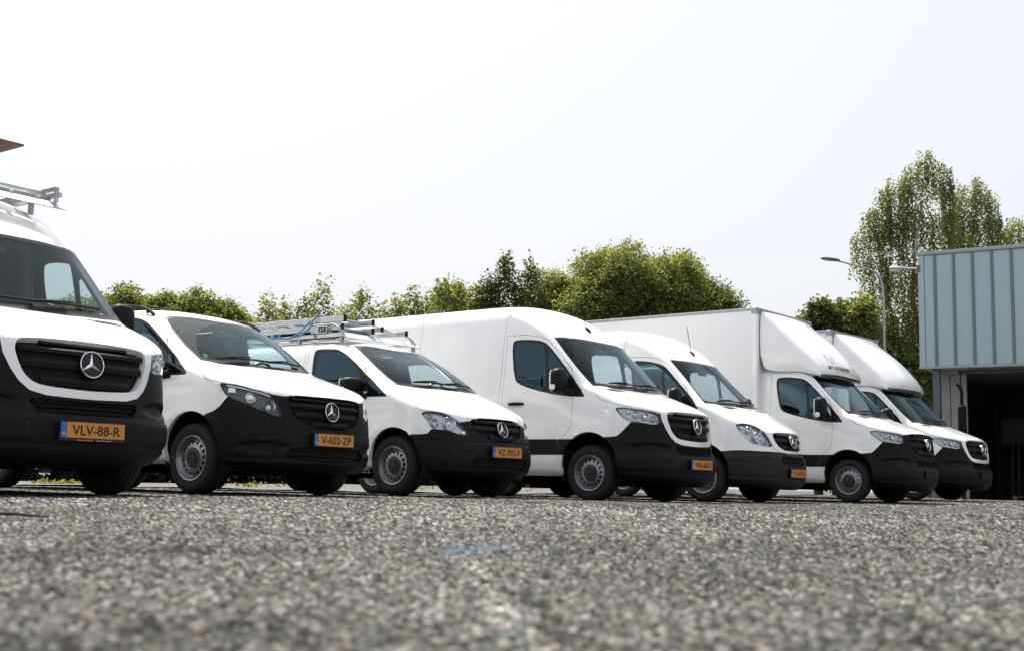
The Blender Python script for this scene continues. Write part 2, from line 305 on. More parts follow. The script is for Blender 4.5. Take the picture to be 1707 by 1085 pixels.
LEAF = {'oak': leaf_material('leaf_olive', (.125, .15, .040), (.26, .29, .05)), 'dark': leaf_material('leaf_dark', (.070, .085, .028), (.12, .14, .03)),
        'young': leaf_material('leaf_yellow_green', (.145, .165, .048), (.30, .32, .07)), 'birch': leaf_material('leaf_birch', (.12, .15, .042), (.27, .30, .055)),
        'hedge': mat('shaded_hedge_leaf', (.022, .028, .012), .8, spec=.1), 'weed': leaf_material('leaf_weed', (.13, .15, .03), (.22, .22, .04))}  # hedge leaves near black: the shade on their near side is in the colour
BARK = mat('bark', (.11, .09, .07), .9, noise=(6, .4, 6), bump=(20, .5, .02)); BARK_B = mat('birch_bark', (.38, .36, .33), .8, noise=(5, .5, 6))
def leaves_mesh(name, C, size, mat_, rng, tint, spread=1., droop=0.):
    """C: leaf centres (n,3); every leaf is a small folded diamond"""
    n = len(C); a = rng.normal(size=(n, 3)); a[:, 2] = a[:, 2]*.6-droop; a /= np.linalg.norm(a, axis=1, keepdims=True)
    nrm = rng.normal(size=(n, 3))*spread+np.array([0, 0, .9]); b = np.cross(nrm, a); b /= np.maximum(np.linalg.norm(b, axis=1, keepdims=True), 1e-6); up = np.cross(a, b)
    s = (size*(.6+.8*rng.random(n)))[:, None]
    P = np.stack([C-a*s*.55, C+b*s*.34+up*s*.10, C+a*s*.60, C-b*s*.34+up*s*.10], 1).reshape(-1, 3)
    f = np.arange(4*n).reshape(-1, 4); tri = np.concatenate([f[:, [0, 1, 2]], f[:, [0, 2, 3]]], 1).reshape(-1, 3)
    me = bpy.data.meshes.new(name); me.vertices.add(4*n); me.vertices.foreach_set('co', P.ravel()); me.loops.add(tri.size); me.loops.foreach_set('vertex_index', tri.ravel().astype(np.int32))
    me.polygons.add(len(tri)); me.polygons.foreach_set('loop_start', np.arange(0, tri.size, 3, dtype=np.int32)); me.update(calc_edges=True)
    t = np.repeat(tint, 2, 0); ca = me.attributes.new('tint', 'FLOAT_COLOR', 'FACE'); ca.data.foreach_set('color', np.concatenate([t, np.ones((len(t), 1))], 1).ravel().astype(np.float32))
    me.materials.append(mat_); return me
def tints(n, rng, clump=None, var=.35):
    v = 1+var*(rng.random(n)-.5)*1.6; h = rng.normal(size=n)*.10
    if clump is not None: v = v*clump[:, 0]; h = h+clump[:, 1]
    return np.stack([v*(1+h*1.3), v, v*(1-h)], 1)
def crown_round(seed, blobs, per=150, nl=22, size=.13, sig=.17):
    rng = np.random.default_rng(seed); C = []; K = []
    for (cx, cy, cz, rx, ry, rz) in blobs:
        k = int(per*rx*rz/1.2)
        d = rng.normal(size=(k, 3)); d /= np.linalg.norm(d, axis=1, keepdims=True); r = .45+.6*rng.random((k, 1))**.6
        cen = np.array([cx, cy, cz])+d*r*np.array([rx, ry, rz]); m = rng.poisson(nl, k)
        cv = np.stack([.72+.6*rng.random(k), rng.normal(size=k)*.10], 1)
        C.append(np.repeat(cen, m, 0)+rng.normal(size=(m.sum(), 3))*sig*np.array([1, 1, .75])); K.append(np.repeat(cv, m, 0))
    C = np.concatenate(C); K = np.concatenate(K); k = C[:, 2] > .15; return C[k], tints(k.sum(), rng, K[k]), rng
def tree(name, label, loc, h, crown, kind='oak', trunk=(.16, .5), limbs=6, size=.13, cat='tree', group=None, rz=0., sc=1., bark=None, share=None):
    """a tree Empty at the foot of the trunk, with trunk and crown"""
    r = empty(name, loc, rz); r.scale = (sc, sc, sc)
    if share is None:
        C, T_, rng = crown; cm = leaves_mesh('crown', C, size, LEAF[kind], rng, T_, droop=.9 if kind == 'birch' else 0)
        m = MB(); top = h*trunk[1]; wob = lambda: (rng.random()-.5)*.12
        pts = [(0, 0, -.1)]+[(wob()*z, wob()*z, z) for z in np.linspace(.4, h*.86, 7)]; m.tube(pts, trunk[0], 8, rs=[trunk[0]*(1.15-.95*i/7) for i in range(8)])
        for k in range(limbs):
            z0 = h*(.25+.5*k/max(1, limbs)); a = rng.random()*6.28; l = h*(.10+.08*rng.random()); p0 = Vector((0, 0, z0)); p2 = p0+Vector((math.cos(a)*l, math.sin(a)*l, l*.75))
            m.tube([p0, p0.lerp(p2, .5)+Vector((0, 0, -.06*l)), p2], .05, 6, rs=[trunk[0]*.5, trunk[0]*.33, trunk[0]*.12])
        tm = m.mesh('trunk', bark or BARK); share = (tm, cm)
    obj('trunk', share[0], r); obj('crown', share[1], r); tag(r, label, cat, group); return share
def at(px, depth): return ((px-853.5)/2025*depth*1.0085, depth, 0.)
R_ = random.Random(5)
# left-hand clump of round trees
def rb(seed, h, w, n=5, low=.25):
    g = random.Random(seed); B = [(0, 0, h*.55, w*.42, w*.42, h*.36)]
    for k in range(n):
        a = g.random()*6.28; q = w*(.16+.14*g.random()); B.append((math.cos(a)*q, math.sin(a)*q, h*(low+.1+(.52-low+.1)*k/max(1, n-1)+.12*g.random()), w*(.24+.08*g.random()), w*.26, h*(.13+.05*g.random())))
    for k in range(3): B.append(((g.random()-.5)*w*.5, (g.random()-.5)*w*.4, h*(.80+.10*g.random()), w*.16, w*.16, h*.09))
    return B
D1 = 58.; L1 = [(150, 9.3, 4.6), (200, 9.5, 4.4), (255, 9.15, 4.6), (310, 9.15, 4.6), (348, 9.35, 4.2), (383, 8.6, 3.4)]
for i, (px, h, w) in enumerate(L1):
    tree('broadleaf_tree', ['round olive-green tree partly hidden behind the leftmost van', 'round olive tree showing beside the mirror of the leftmost van', 'dense olive tree above the roof rail of the low van, second tree from the left', 'dense olive tree above the middle of the dusty windscreen', 'bushy olive tree above the low van, second from the right of its clump', 'small olive tree ending the clump on the left, beside the bare gap'][i], at(px, D1+R_.uniform(-2, 2)), h,
         crown_round(20+i, rb(i, h, w, 7), 200, 24, .14, .17), group='trees behind the low van')
# slender young trees in the middle
def crown_slim(seed, h, w, low=.08, dens=1., gap=.0):
    rng = np.random.default_rng(seed); k = int(420*dens*h/6); t = rng.random(k)**.9; z = h*(low+(1-low)*t); r = w*.62*(np.clip((1.02-t)/.42, .05, 1)**.8)*(.55+.6*rng.random(k)); a = rng.random(k)*6.283
    cen = np.stack([r*np.cos(a), r*np.sin(a), z], 1); m = rng.poisson(20*np.clip(1.25-t, .3, 1)); cv = np.stack([.75+.5*rng.random(k), rng.normal(size=k)*.09], 1)
    C = np.repeat(cen, m, 0)+rng.normal(size=(m.sum(), 3))*np.array([.13, .13, .20]); return C, tints(len(C), rng, np.repeat(cv, m, 0)), rng
SL = [(447, 6.6, 1.5, 'young', 1.), (476, 6.5, 1.7, 'young', 1.), (509, 6.9, 1.3, 'dark', .9), (535, 7.6, 1.5, 'young', .7), (572, 6.6, 1.8, 'young', 1.), (603, 6.9, 1.8, 'oak', 1.), (634, 6.6, 1.8, 'young', 1.), (661, 6.7, 1.7, 'young', 1.), (686, 7.2, 1.5, 'oak', .9), (712, 7.0, 1.6, 'young', 1.), (738, 7.3, 1.7, 'oak', 1.), (760, 7.3, 1.5, 'young', 1.)]
SLL = ['thin yellow-green young tree, first of the slender row beside the gap', 'slender yellow-green tree left of the tallest thin tree', 'narrow dark tree just left of the tallest thin tree', 'tallest sparse thin tree above the ladders, with airy top', 'bushy yellow-green tree behind the small lamp arm', 'olive tree behind the head of the small lamp', 'yellow-green young tree right of the small lamp head', 'short yellow-green tree above the long roof of the plain van, left part', 'thin olive tree with pointed tip above the long van roof', 'yellow-green tree next to the thin olive tree with pointed tip', 'olive young tree joining the taller wood on its right', 'yellow-green tree at the foot of the taller wood']
for (px, h, w, kd, dn), lb in zip(SL, SLL):
    tree('slender_tree', lb, at(px, 45+R_.uniform(-1.5, 1.5)), h, crown_slim(int(px), h, w, dens=dn), kd, (.05, .8), 0, .12, group='slender young trees behind the vans')
rng = np.random.default_rng(55); C = []; K = []                      # low thicket filling the gaps between the slender trees
for k in range(900):
    px_ = rng.uniform(428, 800); x_, y_, _ = at(px_, rng.uniform(49, 52)); top = 5.3+.9*(px_-428)/372+.55*math.sin(px_*.09)+.35*math.sin(px_*.23+1); z_ = top*rng.random()**.55; m_ = rng.poisson(24)
    C.append(np.array([x_, y_, z_])+rng.normal(size=(m_, 3))*np.array([.2, .2, .16])); K.append(np.tile([.7+.6*rng.random(), rng.normal()*.1], (m_, 1)))
C = np.concatenate(C); K = np.concatenate(K); tag(obj('thicket', leaves_mesh('thicket', C, .12, LEAF['young'], rng, tints(len(C), rng, K))), 'low yellow-green thicket filling the gaps behind the slender trees', 'thicket', kind='stuff')
# dark columnar trees and the big wood
for px, h, w, lb in ((812, 7.9, 1.5, 'low dark conifer-like tree, left of the tall dark one'), (841, 8.75, 1.35, 'tallest narrow dark tree standing like a column in the middle'), (884, 8.5, 1.7, 'dark narrow tree right of the tallest dark column')):
    tree('columnar_tree', lb, at(px, 46), h, crown_slim(int(px)+1, h, w, dens=1.5), 'dark', (.09, .8), 0, .11, group='dark columnar trees')
BG = [(785, 8.0, 2.9, 'oak', 'rounded olive tree left of the dark columnar trees'), (918, 8.2, 2.9, 'oak', 'mid-height olive tree between dark columns and the big wood'), (960, 9.05, 4.2, 'young', 'tall yellowish tree forming the left shoulder of the big wood'), (1018, 9.6, 4.4, 'young', 'tallest yellow-green tree near the peak of the big wood'), (1070, 9.5, 4.4, 'oak', 'tall olive tree right of the peak of the big wood'), (1122, 9.45, 4.4, 'oak', 'broad olive tree above the roof of the older van'), (1165, 8.95, 4.0, 'oak', 'darker tree on the right slope of the big wood'), (1197, 8.1, 3.0, 'dark', 'lower dark tree at the right end of the big wood'), (1243, 6.9, 1.8, 'oak', 'small olive bush peeking over the front of the long box')]
for i, (px, h, w, kd, lb) in enumerate(BG):
    tree('broadleaf_tree', lb, at(px, 47+R_.uniform(-1.5, 1.5)), h, crown_round(60+i, rb(40+i, h, w, 8), 125, 34, .125, .175), kd, size=.10, group='trees of the big wood behind the vans')
RT = [(1362, 6.9, 2.4, 'oak', 'small olive tree seen over the lettered truck fairing, leftmost of that clump'), (1392, 7.5, 2.6, 'dark', 'dark bushy tree left of the street lamp'), (1432, 7.2, 2.6, 'young', 'yellow-green bushy tree behind the street lamp post'), (1478, 6.4, 2.6, 'oak', 'olive bushy tree right of the street lamp post'), (1520, 5.6, 2.2, 'oak', 'leafy bush in the gap between the last truck and the building')]
for i, (px, h, w, kd, lb) in enumerate(RT):
    tree('broadleaf_tree', lb, at(px, 44+R_.uniform(-1, 1)), h, crown_round(90+i, rb(70+i, h, w, 6, .1), 200, 24, .115, .15), kd, group='bushy trees beside the building')
# birches with hanging twigs
def crown_birch(seed, h, w, arms):
    rng = np.random.default_rng(seed); C = []; K = []
    for (ax, az, ar, n, L) in arms:                     # an arm: where it ends, how wide it spreads, hanging strands, their length
        for k in range(int(n*.72)):
            a = rng.random()*6.283; q = ar*math.sqrt(rng.random()); x, y = ax+q*math.cos(a), q*math.sin(a)*.9; z = az-(q/ar)**2*ar*.55+rng.normal()*.12
            l = L*(.45+.75*rng.random()); s = int(l*26)+4; t = np.linspace(0, 1, s); dx = rng.normal()*.10; dy = rng.normal()*.10
            P = np.stack([x+dx*t, y+dy*t, z-l*t], 1)+rng.normal(size=(s, 3))*np.array([.055, .055, .03]); C.append(P); K.append(np.tile([.62+.65*rng.random(), rng.normal()*.10], (s, 1)))
    C = np.concatenate(C); K = np.concatenate(K); k = C[:, 2] > .2; return C[k], tints(k.sum(), rng, K[k]), rng
DB = 45.
BI = [(1547, 13.0, 'tallest birch with hanging twigs rising left of the grey building', [(.1,13.0,.35,34,1.6),(-.35,12.5,.5,50,2.2),(.55,12.5,.45,44,2.2),(1.0,11.9,.4,36,2.0),(-.95,12.0,.5,50,2.4),(-1.55,11.5,.45,46,2.3),(-2.1,10.7,.4,40,2.0),(-2.45,9.9,.35,30,1.8),(-1.2,10.4,.6,60,2.6),(-.3,10.8,.7,70,2.6),(.6,10.6,.6,56,2.4),(1.2,10.0,.5,40,2.0),(-1.9,8.9,.6,60,2.4),(-.9,8.6,.8,80,2.8),(.2,8.8,.8,80,2.6),(.9,8.2,.6,50,2.2),(-2.2,7.4,.6,56,2.4),(-1.2,6.9,.9,90,2.6),(0,6.8,.9,90,2.6),(-1.6,5.2,.9,90,2.4),(-.4,5.0,1.0,100,2.4),(.6,5.6,.8,70,2.2),(-1.0,3.2,1.1,100,2.2),(.1,3.2,1.0,90,2.2)]),
      (1632, 12.1, 'second birch with hanging twigs, rising behind the flat roof', [(.1,12.2,.35,34,1.6),(-.4,11.8,.45,46,2.0),(.45,11.7,.45,44,2.0),(-.8,10.9,.45,44,2.2),(.8,10.8,.4,38,2.0),(0,10.6,.6,60,2.4),(-.9,9.4,.6,60,2.4),(.3,9.3,.7,70,2.4),(1.0,9.2,.5,46,2.0),(-.3,7.8,1.,90,2.4)]),
      (1700, 10.9, 'third birch at the right edge above the roof of the building', [(0,10.9,.4,40,1.6),(-.5,10.4,.4,40,1.8),(.5,10.2,.5,44,2.0),(-.9,9.6,.4,36,1.8),(0,9.2,.7,70,2.2),(.9,9.4,.6,50,2.2),(-.8,8.2,.7,60,2.0)])]
for i, (px, h, lb, arms) in enumerate(BI):
    tree('birch_tree', lb, at(px, DB+i*.8), h, crown_birch(300+i, h, 4, arms), 'birch', (.15, .9), 0, .085, group='birches beside the building', bark=BARK_B)
# low hedge as dark backdrop under the vehicles, shade put into its leaf colour
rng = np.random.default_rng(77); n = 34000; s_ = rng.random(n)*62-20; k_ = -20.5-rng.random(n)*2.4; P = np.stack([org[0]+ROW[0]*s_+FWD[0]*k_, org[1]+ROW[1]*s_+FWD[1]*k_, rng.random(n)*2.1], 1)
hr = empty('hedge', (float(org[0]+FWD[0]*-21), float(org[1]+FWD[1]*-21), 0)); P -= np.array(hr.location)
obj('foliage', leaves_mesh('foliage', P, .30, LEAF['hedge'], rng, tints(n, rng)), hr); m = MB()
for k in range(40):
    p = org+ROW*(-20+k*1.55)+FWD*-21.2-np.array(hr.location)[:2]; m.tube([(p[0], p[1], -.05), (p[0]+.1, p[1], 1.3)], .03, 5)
m.build('stems', BARK, hr); tag(hr, 'long hedge beneath the vehicles, coloured near black for its shaded side', 'hedge')
# weeds in the gravel
rng = np.random.default_rng(9); C = []
for k in range(26):
    s_ = rng.uniform(-8, 22); kk = rng.uniform(-9, -6.0); p = org+ROW*s_+FWD*kk; m_ = rng.integers(14, 60); q = rng.normal(size=(m_, 3))*np.array([.12, .12, .03])*rng.uniform(.5, 1.3); q[:, 2] = np.abs(q[:, 2])+.03; C.append(q+np.array([p[0], p[1], 0]))
C = np.concatenate(C); T_ = tints(len(C), rng, None, .6); k = rng.random(len(C)) > .75; T_[k] *= np.array([1.5, .95, .7])
tag(obj('weeds', leaves_mesh('weeds', C, .06, LEAF['weed'], rng, T_)), 'yellow-green weeds growing in the gravel', 'weeds', kind='stuff')

# ---------------------------------------------------------------- building at the right
CLAD = mat('grey_blue_cladding', (.35, .475, .495), .5, .0, noise=(.9, .06, 6)); CLAD2 = mat('cladding_edge', (.28, .36, .37), .5, noise=(3, .1, 6)); SEAM = mat('cladding_seam', (.24, .29, .29), .5)
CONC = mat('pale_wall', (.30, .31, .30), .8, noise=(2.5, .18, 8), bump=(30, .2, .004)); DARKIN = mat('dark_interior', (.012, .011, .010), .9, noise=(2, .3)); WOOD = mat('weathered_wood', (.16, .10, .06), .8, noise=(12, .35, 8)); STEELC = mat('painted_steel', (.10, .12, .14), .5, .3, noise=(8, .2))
bl = empty('building', (10.83, 32.0, 0), math.atan2(-1.4, 2.24)); BD = 7.0; Z0, Z1 = 3.44, 6.50; LEN = 14.0     # local x along the front, y into the building
tag(bl, 'flat-roofed industrial building with grey-blue standing-seam cladding over an open dark bay', 'building')
pw = .478; x0 = .16
m = MB(); m.box(.0, .15, -.045, .0, Z0, Z1-.06, .01); m.build('corner_trim', CLAD, bl)
first = MB(); first.box(0, .27-.04, -.03, 0, Z0+.03, Z1-.08, .008); first.build('panel', CLAD, bl, (x0+.005, 0, 0))
pm = MB(); pm.box(0, pw-.075, -.03, 0, Z0+.03, Z1-.08, .01); pm.box(.05, pw-.125, -.034, -.02, Z0+.06, Z1-.12, .004); pmm = pm.mesh('panel', CLAD)
sm = MB(); sm.box(0, .018, -.055, .0, Z0+.02, Z1-.07, .003); sm.box(.034, .052, -.055, .0, Z0+.02, Z1-.07, .003); sm.box(.018, .034, -.02, 0, Z0+.02, Z1-.07); smm = sm.mesh('seam', SEAM)
bt = MB(); bt.lathe([(.012, -.066), (.012, -.05)], 6); bt.lathe([(.0, -.066), (.012, -.066)], 6); btm = bt.mesh('bolt', SEAM)
for k in range(28):
    xx = .41+k*pw; se = obj('seam', smm, bl, (xx, 0, 0))
    for zz in (Z0+.12, Z1-.30): obj('bolt', btm, se, (.026, -.0, zz))
    obj('panel', pmm, bl, (xx+.063, 0, 0))
m = MB(); m.box(-.03, LEN, -.07, .25, Z1-.06, Z1+.03, .01); m.build('roof_edge', CLAD2, bl)
m = MB(); m.box(-.02, LEN, -.06, .02, Z0-.03, Z0+.03, .008); m.build('drip_edge', CLAD2, bl)
m = MB(); m.box(.0, LEN, .0, .10, Z0, Z1-.06); m.box(.0, .10, .0, BD, Z0, Z1-.06); m.box(.0, LEN, BD-.1, BD, 0, Z1-.06); m.box(LEN-.1, LEN, 0, BD, 0, Z1-.06); m.build('upper_wall', CLAD, bl)
m = MB(); m.box(.0, LEN, .0, BD, Z1-.06, Z1-.01); m.build('roof', CLAD2, bl)
m = MB(); m.box(.05, LEN, .05, BD-.05, Z0-.02, Z0+.08); m.build('soffit', CONC, bl)
m = MB(); m.box(.28, .46, .12, .30, 0, Z0-.02, .01); m.build('column', STEELC, bl)
m = MB(); m.box(.33, .36, .9, BD-.2, 0, Z0-.03); m.box(.33, .56, .84, .9, 0, Z0-.03, .006); m.build('lower_wall', CONC, bl)
m = MB(); m.box(.58, .83, .84, .9, 0, Z0-.03, .006); m.build('lower_wall', CONC, bl)
m = MB(); m.box(.30, .83, .55, .83, Z0-.12, Z0-.02, .01); m.build('beam', CONC, bl)
m = MB(); m.box(.86, .99, .80, .92, 0, Z0-.12, .01); m.build('door_post', CONC, bl)
m = MB(); m.box(.86, LEN, .80, .92, Z0-.11, Z0-.03, .01); m.build('lintel', STEELC, bl)
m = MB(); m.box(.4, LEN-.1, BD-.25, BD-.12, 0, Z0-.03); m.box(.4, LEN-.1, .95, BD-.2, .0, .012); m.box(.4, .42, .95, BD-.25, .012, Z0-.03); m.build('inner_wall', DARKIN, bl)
# things inside the bay
m = MB()
for k in range(9): m.tube([(0+.13*k+.03*(k % 3), 0, 0), (.05*(k % 4)+.13*k, .25, 1.6+.12*(k % 5))], .02, 6)
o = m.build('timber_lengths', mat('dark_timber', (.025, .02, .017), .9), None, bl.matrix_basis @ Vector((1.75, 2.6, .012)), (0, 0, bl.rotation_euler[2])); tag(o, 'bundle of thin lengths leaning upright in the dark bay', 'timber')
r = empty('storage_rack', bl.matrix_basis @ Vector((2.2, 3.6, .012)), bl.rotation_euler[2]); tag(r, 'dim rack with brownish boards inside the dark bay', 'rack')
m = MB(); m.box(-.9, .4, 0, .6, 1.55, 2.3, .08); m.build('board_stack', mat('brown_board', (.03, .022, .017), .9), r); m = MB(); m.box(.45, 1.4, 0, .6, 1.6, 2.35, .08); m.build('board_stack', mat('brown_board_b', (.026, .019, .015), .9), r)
m = MB(); [m.box(x_, x_+.07, y_, y_+.07, 0, 2.7) for x_ in (-1.0, .40, 1.45) for y_ in (-.02, .6)]; m.box(-1, 1.5, 0, .65, 1.5, 1.56); m.build('frame', M_['matt_black'], r)
r = empty('pallet', bl.matrix_basis @ Vector((2.45, 1.5, .012)), bl.rotation_euler[2]); tag(r, 'small wooden pallet on the floor at the mouth of the bay', 'pallet')
for k in range(4): m = MB(); m.box(-.5, .5, k*.22, k*.22+.12, .10, .12); m.build('board', WOOD, r)
for k in range(3): m = MB(); m.box(-.5+k*.45, -.4+k*.45, 0, .78, 0, .10); m.build('block', WOOD, r)
o = MB(); o.lathe([(.0, 0), (.14, 0), (.15, .02), (.15, .34), (.14, .36), (0, .36)], 24, 'z'); o = o.build('white_drum', mat('white_plastic', (.55, .57, .58), .5), None, bl.matrix_basis @ Vector((.62, .35, 0.))); tag(o, 'small pale drum standing by the pale wall, behind the last truck', 'drum')
# floodlight on the corner
r = empty('floodlight', bl.matrix_basis @ Vector((0, -.02, 6.07)), bl.rotation_euler[2]); tag(r, 'grey floodlight on a short arm at the corner of the building', 'floodlight')
m = MB(); m.box(-.03, .06, -.05, .02, -.08, .10, .01); m.build('bracket', STEELC, r)
m = MB(); m.tube([(0, -.02, .02), (-.2, -.04, .03), (-.42, -.05, .08)], .03, 8); m.build('arm', M_['galv'], r)
m = MB(); m.blob((-.56, -.05, .06), (.20, .10, .065), (2.2, 2.2), 20, 12, Matrix.Rotation(.12, 3, 'Y')); m.build('housing', M_['galv'], r)
m = MB(); m.blob((-.58, -.05, .018), (.165, .085, .06), (2.2, 2.2), 18, 10); m.build('glass_bowl', mat('lamp_bowl_glass', (.55, .52, .47), .2), r)
# exhaust pipe of a machine parked behind the last truck
r = empty('exhaust_stack', (11.05, 29.7, 0)); tag(r, 'black upright exhaust pipe with bent tip in front of the pale wall', 'exhaust pipe')
m = MB(); m.tube([(0, 0, 0), (0, 0, 1.3)], .05, 10); m.tube([(0, 0, 1.25), (0, 0, 1.30), (0, 0, 2.28), (0, 0, 2.32)], .1, 14, rs=[.06, .1, .1, .055]); m.build('silencer', M_['matt_black'], r)
m = MB(); m.tube([(0, 0, 2.30), (0, 0, 2.62), (-.02, 0, 2.72), (-.07, 0, 2.80), (-.14, 0, 2.83)], .042, 10); m.build('pipe', M_['matt_black'], r)
# street lamps
def street_lamp(loc, pts, head, label, tilt):
    r = empty('street_lamp', loc); tag(r, label, 'street lamp', 'street lamps')
    m = MB(); m.tube(pts, .05, 10, rs=[.050-.022*i/(len(pts)-1) for i in range(len(pts))]); m.build('post', M_['galv'], r)
    m = MB(); h = Vector(head); m.blob(h, (.36, .12, .055), (2.6, 2.2), 22, 10, Matrix.Rotation(tilt, 3, 'Y')); m.build('lamp_head', STEELC, r)
    m = MB(); m.blob(h+Vector((-.06, 0, -.035)), (.22, .085, .03), (2.6, 2.4), 18, 8, Matrix.Rotation(tilt, 3, 'Y')); m.build('diffuser', mat('lamp_diffuser', (.5, .5, .47), .3), r)
street_lamp((12.98, 42, 0), [(0, 0, 0), (0, 0, 3), (0, 0, 5.2), (0, 0, 6.9), (-.03, 0, 7.3), (-.11, 0, 7.6), (-.28, 0, 7.80), (-.55, 0, 7.91), (-1.1, 0, 8.05), (-1.62, 0, 8.18)], (-1.85, 0, 8.22), 'tall street lamp with curved arm standing left of the grey building', .10)
street_lamp((-6.62, 46, 0), [(0, 0, 0), (0, 0, 5.0), (.02, 0, 6.0), (.12, 0, 6.35), (.5, 0, 6.72)], (.72, 0, 6.86), 'small street lamp rising above the ladders, its head tilted up', -.35)
# ---------------------------------------------------------------- vehicle surfaces
# Vehicle frame: x forward, y left, z up, origin on the ground under the front axle.
# A body is a stack of waterlines; each row is (z centre, z side, x nose, x where the side starts,
# half width, roundness).  P(u,v): u 0..1 nose centre to side, 1..2 along the side, 2..3 across the tail.
import numpy as np
def pchip(y, t):
    y = np.asarray(y, float); n = len(y); d = np.diff(y)
    m = np.zeros(n)
    for k in range(1, n-1):
        if d[k-1]*d[k] > 0: m[k] = 2*d[k-1]*d[k]/(d[k-1]+d[k])
    m[0], m[-1] = d[0], d[-1]
    i = np.clip(t.astype(int), 0, n-2); f = t-i
    h00 = 2*f**3-3*f**2+1; h10 = f**3-2*f**2+f; h01 = -2*f**3+3*f**2; h11 = f**3-f**2
    return h00*y[i]+h10*m[i]+h01*y[i+1]+h11*m[i+1]
def bump(d, r): return np.clip(1-np.abs(d)/r, 0, 1)**2*(3-2*np.clip(1-np.abs(d)/r, 0, 1))
class Shape:
    def __init__(s, rows, xr, disp=None, tail=.05):
        s.rows = np.array(rows, float); s.M = len(rows)-1; s.xr = xr; s.disp = disp; s.tail = tail
        K = 60; tt = np.linspace(0, s.M, s.M*K+1)
        tab = np.stack([pchip(s.rows[:, c], tt) for c in range(6)], 1)
        g = np.exp(-.5*(np.arange(-24, 25)/10.)**2); g /= g.sum()
        for c in range(6):
            p = np.concatenate([2*tab[0, c]-tab[24:0:-1, c], tab[:, c], 2*tab[-1, c]-tab[-2:-26:-1, c]])
            tab[:, c] = np.convolve(p, g, 'valid')
        s.tab = tab; s.tt = tt
    def par(s, v): return [np.interp(v, s.tt, s.tab[:, c]) for c in range(6)]
    def __call__(s, u, v):
        u = np.asarray(u, float); v = np.asarray(v, float)
        zc, zs, xf, xs, ws, n = s.par(v)
        uu = np.clip(u, 0, 1)
        # angle warp keeps points evenly spread over nose and corner
        t = uu*np.pi/2
        st = np.sin(t); ct = np.cos(t)
        k = (np.maximum(st, 1e-9)**n+np.maximum(ct, 1e-9)**n)**(-1./n)
        px = xs+(xf-xs)*ct*k; pw = ws*st*k
        pz = zc+(zs-zc)*np.clip(pw/np.maximum(ws, 1e-4), 0, 1)**3
        us = np.clip(u-1, 0, 1)
        px = px+(s.xr-xs)*us*(u > 1)
        if s.tail: pw = pw*(1-s.tail*np.clip((us-.75)/.25, 0, 1)**2)
        ur = np.clip(u-2, 0, 1)*np.pi/2; m = 7.
        kr = (np.sin(ur)**m+np.cos(ur)**m)**(-1./m)
        r = u > 2
        pw = np.where(r, pw*np.cos(ur)*kr, pw); px = np.where(r, px-.12*np.sin(ur)*kr, px)
        if s.disp:
            px, pw, pz = s.disp(px, pw, pz, u, v)
        return np.stack([px, -pw, pz], -1)          # the right-hand side; mirrored later
    def normal(s, u, v, e=2e-3):
        u = np.asarray(u, float); v = np.asarray(v, float)
        du = s(np.minimum(u+e, 3), v)-s(np.maximum(u-e, 0), v)
        dv = s(u, np.minimum(v+e*5, s.M))-s(u, np.maximum(v-e*5, 0))
        n = np.cross(dv, du); l = np.linalg.norm(n, axis=-1, keepdims=True)
        return n/np.maximum(l, 1e-12)
def arch_disp(r0, amp, zc, hood=None, crease=(), nose=()):
    def f(px, pw, pz, u, v):
        if len(nose):                                                    # ledges, grooves and pockets in the bumper
            a = np.clip(u, 0, 1)*np.pi/2; nx, nw = np.cos(a), np.sin(a); d = np.zeros_like(px); fd = np.clip((.97-u)/.10, 0, 1)
            for k in nose:
                if k[0] == 'step': d = d+k[3]*(1-np.clip((pz-k[1])/(k[2]-k[1]), 0, 1)**2*(3-2*np.clip((pz-k[1])/(k[2]-k[1]), 0, 1)))*fd
                elif k[0] == 'groove': d = d-k[3]*bump(pz-k[1], k[2])*fd
                else: q = np.sqrt(((pw-k[1])/k[3])**2+((pz-k[2])/k[4])**2); d = d-k[5]*np.clip((1.15-q)/.3, 0, 1)**2*(3-2*np.clip((1.15-q)/.3, 0, 1))*(u < 1)
            px = px+nx*d; pw = pw+nw*d
        side = np.clip((u-.62)/.25, 0, 1)
        d = np.hypot(px, pz-zc)
        pw = pw+amp*bump(d-r0, .10)*side*(pz < zc+r0+.12)
        for z0, h, x0, x1, a in crease:                                  # long pressings in the body side
            pw = pw-a*bump(pz-z0, h)*np.clip((u-.9)/.1, 0, 1)*np.clip((x0-px)/.2, 0, 1)*np.clip((px-x1)/.2, 0, 1)
        if hood:
            x0, x1, w0, h = hood                                         # raised middle of the bonnet
            k = np.clip((px-x0)/.15, 0, 1)*np.clip((x1-px)/.12, 0, 1)*(u < .95)
            pz = pz+h*k*np.clip((w0-.00-pw)/.07+.5, 0, 1)
        return px, pw, pz
    return f
ROWS_907 = [(.19,.30,.84,.25,.93,2.4),(.26,.36,.935,.25,.985,2.4),(.40,.46,.985,.25,1.01,2.4),(.58,.60,.985,.25,1.018,2.3),
 (.68,.70,.968,.25,1.02,2.2),(.80,.82,.966,.25,1.02,2.1),(.95,.95,.956,.25,1.018,2.05),(1.06,1.10,.925,.22,1.01,2.2),
 (1.115,1.17,.865,.20,1.005,2.4),(1.17,1.22,.74,.15,1.0,2.6),(1.26,1.29,.50,.05,.99,3.),(1.35,1.36,.27,-.1,.98,3.2),
 (1.40,1.42,.145,-.235,.968,3.25),(1.55,1.56,-.008,-.385,.95,3.25),(1.80,1.80,-.252,-.61,.924,3.25),(2.07,2.05,-.512,-.865,.90,3.25)]
